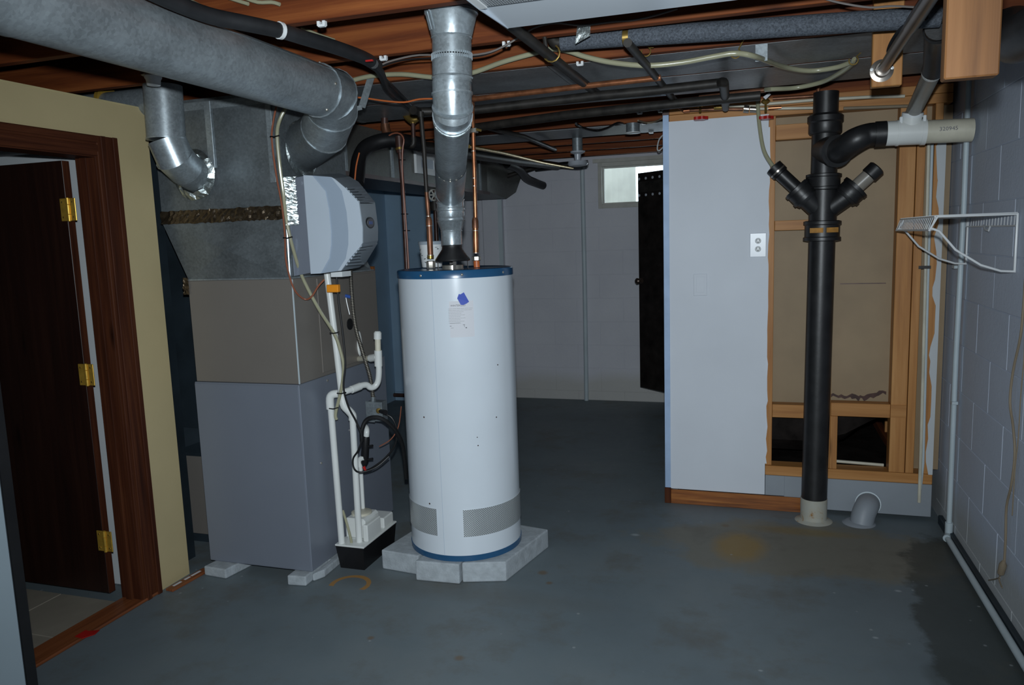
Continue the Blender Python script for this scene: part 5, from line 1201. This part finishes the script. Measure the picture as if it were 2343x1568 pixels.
mk('valve_body', MB().tube(pl([(925, 264), (932, 268), (942, 274), (952, 272)], Y=4.1)+[Py(957, 270, 4.12)], [.012, .020, .024, .020, .014], 14, smooth=3), 'brass', bp)
mk('valve_neck', MB().tube(pl([(944, 272), (945, 283)], Y=4.1), .018, 14), 'brass', bp)
mk('drop', MB().tube(pl([(945, 283), (946, 318)], Y=4.1), .0125, 12), 'iron_brown', bp)
mk('elbow', MB().tube(pl([(946, 315), (946, 328), (940, 334), (926, 328)], Y=4.1), .0165, 12, smooth=3), 'iron_dark', bp)
ce_ = thing('copper_elbow', 'thick copper elbow hanging under the ducts left of the brass valve', 'pipe elbow', Py(882, 300, 4.1))
mk('drop', MB().tube(pl([(880, 250), (880, 284)], Y=4.1), .021, 14), 'iron_brown', ce_)
mk('elbow', MB().tube(pl([(881, 284), (883, 298), (888, 308), (896, 312)], Y=4.1), .0265, 14, smooth=3), 'copper_aged', ce_)
ls = run('insulated_line', 'thick black insulated hose arching behind the humidifier', 'hose', pl([(815, 420, 3.75), (818, 395, 3.80), (822, 365, 3.85), (835, 340, 3.9), (858, 327, 3.95), (890, 320, 4.0), (915, 322, 4.05), (960, 330, 4.2)], Y=1), .042, 'rubber_black', 18, 5)
run('insulated_line', 'black insulated hose bulging behind the pale pipes beside the coil cabinet', 'hose', pl([(822, 600, 3.95), (830, 635, 3.95), (834, 670, 3.92), (830, 705, 3.9), (812, 722, 3.87), (795, 722, 3.80)], Y=1), .036, 'rubber_black', 18, 5)
run('wire', 'orange wire running up along the arching black hose', 'wire', pl([(812, 412, 3.7), (815, 380, 3.72), (822, 350, 3.75)], Y=1), .004, 'orange_wire', 6, 3)
tag(mk('wood_board', B(Py(828, 700, 4.5).x, Py(858, 700, 4.5).x, 4.5, 4.53, 0.0, Py(850, 610, 4.5).z, ch=.002), 'oak_x', smooth=False), 'reddish upright board behind the black hose', 'board')
# back valve by the blue wall
bv = thing('shutoff_valve', 'grey shutoff valve wheel on a brown pipe behind the flue', 'valve', Py(1000, 500, 5.6))
mk('pipe', MB().tube(pl([(993, 410), (998, 520), (1002, 640)], Y=5.6), .018, 12), 'iron_brown', bv)
mk('valve_body', MB().tube(pl([(995, 462), (996, 482)], Y=5.55), .045, 14), 'iron_dark', bv)
c_ = Py(993, 446, 5.5); mb = MB()
mb.tube([c_+V((.042*math.cos(k*2*math.pi/20), 0, .042*math.sin(k*2*math.pi/20))) for k in range(21)], .007, 6)
for k in range(3): a_ = k*math.pi/3; mb.tube([c_+V((.04*math.cos(a_), 0, .04*math.sin(a_))), c_-V((.04*math.cos(a_), 0, .04*math.sin(a_)))], .006, 6)
mk('valve_wheel', mb, 'window_frame_paint', bv)
run('pipe', 'brown pipe low on the blue wall between furnace and water heater', 'pipe', [Py(838, 902, 6.925), Py(925, 905, 6.925)], .020, 'iron_brown', 10)

# PVC drains
pv = thing('condensate_drain', 'white plastic drain pipe from the humidifier jogging down to the pump', 'drain pipe', (-1.95, 3.2, .1))
XA = -1.955
def pt(t, name, pts, r, mat='pvc_white', **k): return mk(name, MB().tube(pts, r, 16, **k), mat, t)
P1 = [Py(748, 624, 3.20), Py(765, 760, 3.20), Py(782, 905, 3.20)]
pt(pv, 'upper_pipe', P1, .0155); j1 = Py(784, 915, 3.20); j2 = Py(788, 930, 3.2); j3 = Py(798, 940, 3.21); j4 = Py(806, 950, 3.22); j5 = Py(807, 962, 3.22); bt_ = Py(823, 1252, 3.22)
pt(pv, 'elbow', [P1[-1], j1, j2, j3], .0195, smooth=3); pt(pv, 'elbow', [j3+(j2-j3)*.2, j4, j5], .0200, smooth=3)
pt(pv, 'lower_pipe', [j5, bt_], .0160)
pv2 = thing('condensate_drain', 'white plastic drain with trap and tee from furnace side down to the pump', 'drain pipe', (-1.95, 3.3, .1))
a = Py(757, 935, 3.185); pt(pv2, 'lower_pipe', [a, Py(783, 1256, 3.185)], .0160)
pt(pv2, 'elbow', [Py(756, 936, 3.185), Py(755, 912, 3.185), Py(761, 903, 3.19), Py(774, 901, 3.20)], .0200, smooth=3)
Zt = [Py(774, 901, 3.20), Py(800, 893, 3.26), Py(822, 884, 3.32), Py(838, 881, 3.36), Py(848, 887, 3.38), Py(858, 884, 3.40), Py(865, 872, 3.41), Py(867, 850, 3.41), Py(866, 826, 3.41)]
pt(pv2, 'trap', Zt, .0155, 'pvc_aged' if 0 else 'pvc_white', smooth=4); pt(pv2, 'sleeve', [Py(804, 892, 3.27), Py(824, 884, 3.325)], .0190)
pt(pv2, 'tee', [Py(866, 838, 3.41), Py(865, 802, 3.41)], .0200); pt(pv2, 'tee', [Py(864, 817, 3.41), Py(848, 820, 3.44)], .0195)
pt(pv2, 'cross_pipe', [Py(850, 820, 3.44), Py(814, 822, 3.58)], .0150, 'pvc_aged'); pt(pv2, 'stub', [Py(865, 804, 3.41), Py(864, 770, 3.41)], .0150, 'pvc_aged')
pt(pv2, 'cap', [Py(864, 776, 3.41), Py(864, 762, 3.41), Py(864, 758, 3.41)], [.0195, .0195, .013])
fe = thing('furnace_drain_fitting', 'white fitting where the drain leaves the coil cabinet side', 'fitting', Py(815, 790, 3.6))
mk('fitting', MB().tube([Py(812, 758, 3.58), Py(818, 765, 3.57), Py(822, 795, 3.56), Py(816, 822, 3.58)], .017, 12, smooth=3), 'pvc_white', fe)
pv3 = thing('pump_outlet_pipe', 'thin white pipe rising from the pump to a black check valve', 'drain pipe', (-1.9, 3.35, .2))
pt(pv3, 'pipe', [Py(833, 1205, 3.36), Py(826, 1080, 3.36), Py(824, 1062, 3.36)], .0105); pt(pv3, 'elbow', [Py(822, 1068, 3.36), Py(823, 1052, 3.36), Py(834, 1048, 3.36)], .0135, smooth=3)
mk('check_valve', MB().tube([Py(833, 1065, 3.37), Py(834, 1058, 3.37), Py(837, 1004, 3.37), Py(838, 998, 3.37)], [.013, .020, .020, .016], 16), 'rubber_black', pv3)
for y in (1022, 1052): mk('valve_tab', MB().tube([Py(842, y, 3.37), Py(853, y-2, 3.37)], .006, 8), 'rubber_black', pv3)
pt(pv3, 'top_elbow', [Py(838, 1000, 3.37), Py(839, 988, 3.37), Py(838, 980, 3.39), Py(835, 976, 3.42)], .0145, 'pvc_white', smooth=3)
mk('wire_nut', MB().tube([Py(832, 1068, 3.34), Py(838, 1080, 3.34)], [.009, .004], 8), 'red_paint', pv3)

# condensate pump
pu = thing('condensate_pump', 'black condensate pump tank with off-white motor cover beside the furnace', 'pump', (-1.91, 3.34, 0))
px0, px1, py0, py1 = -1.990, -1.835, 3.165, 3.52
def rect(x0, x1, y0, y1, z): return [V((x0, y0, z)), V((x1, y0, z)), V((x1, y1, z)), V((x0, y1, z))]
mk('tank', MB().loft([rect(px0+.012, px1-.010, py0+.014, py1-.014, 0.0), rect(px0, px1, py0, py1, .118)]), 'rubber_black', pu, smooth=False)
mk('tank_lid', B(px0-.003, px1+.003, py0-.003, py1+.003, .1185, .128, ch=.002), 'pvc_white', pu, smooth=False)
mk('motor_cover', B(px0+.010, px1-.030, py0+.075, py0+.235, .128, .235, ch=.012), 'pvc_white', pu, smooth=False)
mk('side_cover', B(px1-.031, px1-.004, py0+.055, py0+.200, .128, .215, ch=.005), 'pvc_white', pu, smooth=False)
mk('rear_cover', B(px0+.020, px1-.008, py0+.236, py1-.010, .128, .185, ch=.006), 'pvc_white', pu, smooth=False)
mk('motor_cap', MB().lathe((px0+.065, py0+.16, .235), (0, 0, 1), [(0, .052), (.010, .052), (.014, .044)], 28), 'pvc_aged', pu)
mk('inlet_plug', MB().tube([Py(806, 1262, 3.20), Py(805, 1246, 3.20)], .012, 10), 'rubber_black', pu)
run('vinyl_tube', 'yellowish tube tied to the white drains running down to the pump', 'tube', [Py(655, 245, 2.93), Py(640, 275, 2.92), Py(634, 310, 2.93), Py(640, 380, 2.95), Py(648, 440, 2.96), Py(655, 500, 2.98), Py(668, 560, 3.0), Py(690, 630, 3.05), Py(728, 705, 3.1), Py(764, 762, 3.15), Py(778, 800, 3.165), Py(786, 840, 3.17), Py(781, 890, 3.17), Py(768, 945, 3.165), Py(769, 1010, 3.20) if 0 else Py(770, 960, 3.17)], .0078, 'vinyl_tube', 10, 5)
run('vinyl_tube', 'short yellowish tube end entering the pump lid', 'tube', pl([(784, 1168, 3.23), (794, 1200, 3.22), (803, 1235, 3.20), (805, 1250, 3.20)], Y=1), .0068, 'vinyl_tube', 10, 4)
run('wire', 'brown thermostat wire running down past the humidifier', 'wire', [Py(632, 245, 2.93), Py(625, 280, 2.92), Py(622, 320, 2.93), Py(632, 400, 2.95), Py(645, 470, 2.96), Py(652, 540, 2.97), Py(655, 600, 2.985), Py(672, 660, 3.0), Py(695, 684, 3.05), Py(712, 680, 3.06), Py(728, 655, 3.08), Py(742, 640, 3.1)], .0042, 'brown_wire', 8, 4)
for (x, y, Y, lab) in ((627, 312, 2.92, 'black cable tie on the tube beside the plenum'), (657, 544, 2.975, 'black cable tie on the tube beside the foil strip'), (764, 762, 3.15, 'black cable tie on the white drain beside the coil cabinet'), (762, 935, 3.17, 'black cable tie below the white drain elbow'), (780, 900, 3.165, 'black cable tie where the two drains cross')):
    run('cable_tie', lab, 'cable tie', [Py(x-9, y, Y-.012), Py(x, y+1, Y-.016), Py(x+12, y-2, Y-.012)], .0028, 'rubber_black', 6, group='black cable ties on the tubes beside the furnace')
run('control_wire', 'black control wire hanging from the humidifier past the drains', 'wire', [Py(770, 628, 3.17), Py(775, 690, 3.17), Py(784, 760, 3.17), Py(790, 830, 3.165), Py(786, 885, 3.16), Py(797, 930, 3.17), Py(815, 965, 3.19), Py(828, 1000, 3.2), Py(820, 1030, 3.2), Py(808, 1050, 3.2), Py(810, 1072, 3.2), Py(825, 1081, 3.2), Py(860, 1070, 3.25), Py(890, 1045, 3.3)], .0048, 'rubber_black', 8, 5)
run('power_cord', 'thick black cord looping from the check valve behind the water heater', 'cord', [Py(828, 1010, 3.28), Py(828, 985, 3.28), Py(838, 962, 3.29), Py(858, 955, 3.3), Py(880, 962, 3.32), Py(905, 985, 3.36), Py(920, 1015, 3.4), Py(927, 1060, 3.44), Py(930, 1095, 3.47)], .0105, 'rubber_black', 10, 5)
run('cord', 'thin black cord loop behind the check valve', 'cord', [Py(868, 945, 3.45), Py(895, 955, 3.46), Py(908, 985, 3.47), Py(903, 1020, 3.47), Py(880, 1050, 3.45), Py(850, 1072, 3.4), Py(830, 1080, 3.35)], .0052, 'rubber_black', 8, 5)
run('wire', 'reddish thin wire curving behind the black cord', 'wire', [Py(918, 930, 3.5), Py(912, 975, 3.5), Py(895, 1005, 3.48), Py(868, 1022, 3.46)], .0028, 'brown_wire', 6, 4)
og = thing('wire_connector', 'bright orange plastic connector block under the humidifier', 'connector', Py(764, 660, 3.15))
a = Py(751, 669, 3.155); b = Py(776, 651, 3.155); mk('block', B(a.x, b.x, 3.140, 3.165, a.z, b.z, ch=.003), 'orange_plastic', og, smooth=False)
mk('yellow_tip', B(Py(770, 630, 3.15).x, Py(778, 630, 3.15).x, 3.14, 3.15, Py(775, 634, 3.15).z, Py(775, 629, 3.15).z), 'hinge_brass', og, smooth=False)
# flexible metal conduit with helical ribs and its box
def flex(name, label, pts, r):
    pts = [V(p) for p in pts]; mb = MB(); mb.tube(pts, r*.9, 12, smooth=5)
    n_ = len(mb.v)//12; cs = [sum((mb.v[i*12+k] for k in range(12)), V())/12 for i in range(n_)]
    L = [0]
    for i in range(n_-1): L.append(L[-1]+(cs[i+1]-cs[i]).length)
    s_ = 0; i = 0; mb3 = MB()
    while s_ < L[-1]:
        while i < n_-2 and L[i+1] < s_: i += 1
        f_ = (s_-L[i])/max(1e-6, L[i+1]-L[i]); p = cs[i].lerp(cs[i+1], f_); t_ = (cs[i+1]-cs[i]).normalized()
        mb3.lathe(p-t_*.0022, t_, [(0, r*.88), (.0022, r*1.08), (.0044, r*.88)], 10, cap=False); s_ += .0085
    t = thing(name, label, 'conduit', pts[-1]); mk('core', mb, 'iron_dark', t); o = mk('spiral_ribs', mb3, 'solder', t); o['kind'] = 'stuff'; return t
flex('flexible_conduit', 'ribbed metal conduit from the plenum behind the humidifier top', [Py(745, 312, 3.46), Py(756, 350, 3.50), Py(768, 385, 3.52), Py(778, 410, 3.52)], .0105)
flex('flexible_conduit', 'ribbed metal conduit hanging down to the metal box beside the furnace', [Py(802, 600, 3.46), Py(804, 660, 3.46), Py(812, 740, 3.46), Py(828, 800, 3.46), Py(846, 860, 3.46), Py(853, 905, 3.46), Py(854, 922, 3.46)], .0105)
jb = thing('junction_box', 'galvanized metal box on the furnace side below the ribbed conduit', 'junction box', Py(857, 945, 3.48))
a = Py(841, 968, 3.44); b = Py(873, 921, 3.44)
mk('box', B(a.x, b.x, 3.44, 3.50, a.z+.01, b.z, ch=.002), 'steel_box', jb, smooth=False)
mk('cover', B(a.x-.003, a.x+.045, 3.434, 3.44, a.z+.006, b.z+.003, ch=.001), 'steel_box', jb, smooth=False)
mk('connector', MB().tube([Py(854, 922, 3.46), Py(854, 908, 3.46)], .0145, 8), 'steel_box', jb)
mk('bushing', MB().lathe(Py(867, 940, 3.438), (0, -1, 0), [(0, .014), (.006, .014), (.01, .008)], 12), 'brass', jb)
mk('plug', MB().tube([Py(870, 941, 3.43), Py(882, 944, 3.40)], [.010, .013], 10), 'rubber_black', jb)
bt = thing('blue_taped_wires', 'small wire splice wrapped in blue tape beside the coil cabinet', 'wire splice', Py(796, 678, 3.5))
mk('tape', MB().tube([Py(790, 677, 3.46), Py(803, 680, 3.46)], .009, 8), 'badge_blue', bt); mk('lead', MB().tube([Py(790, 670, 3.46), Py(793, 690, 3.46), Py(800, 720, 3.46)], .002, 6, smooth=3), 'white_plastic', bt)
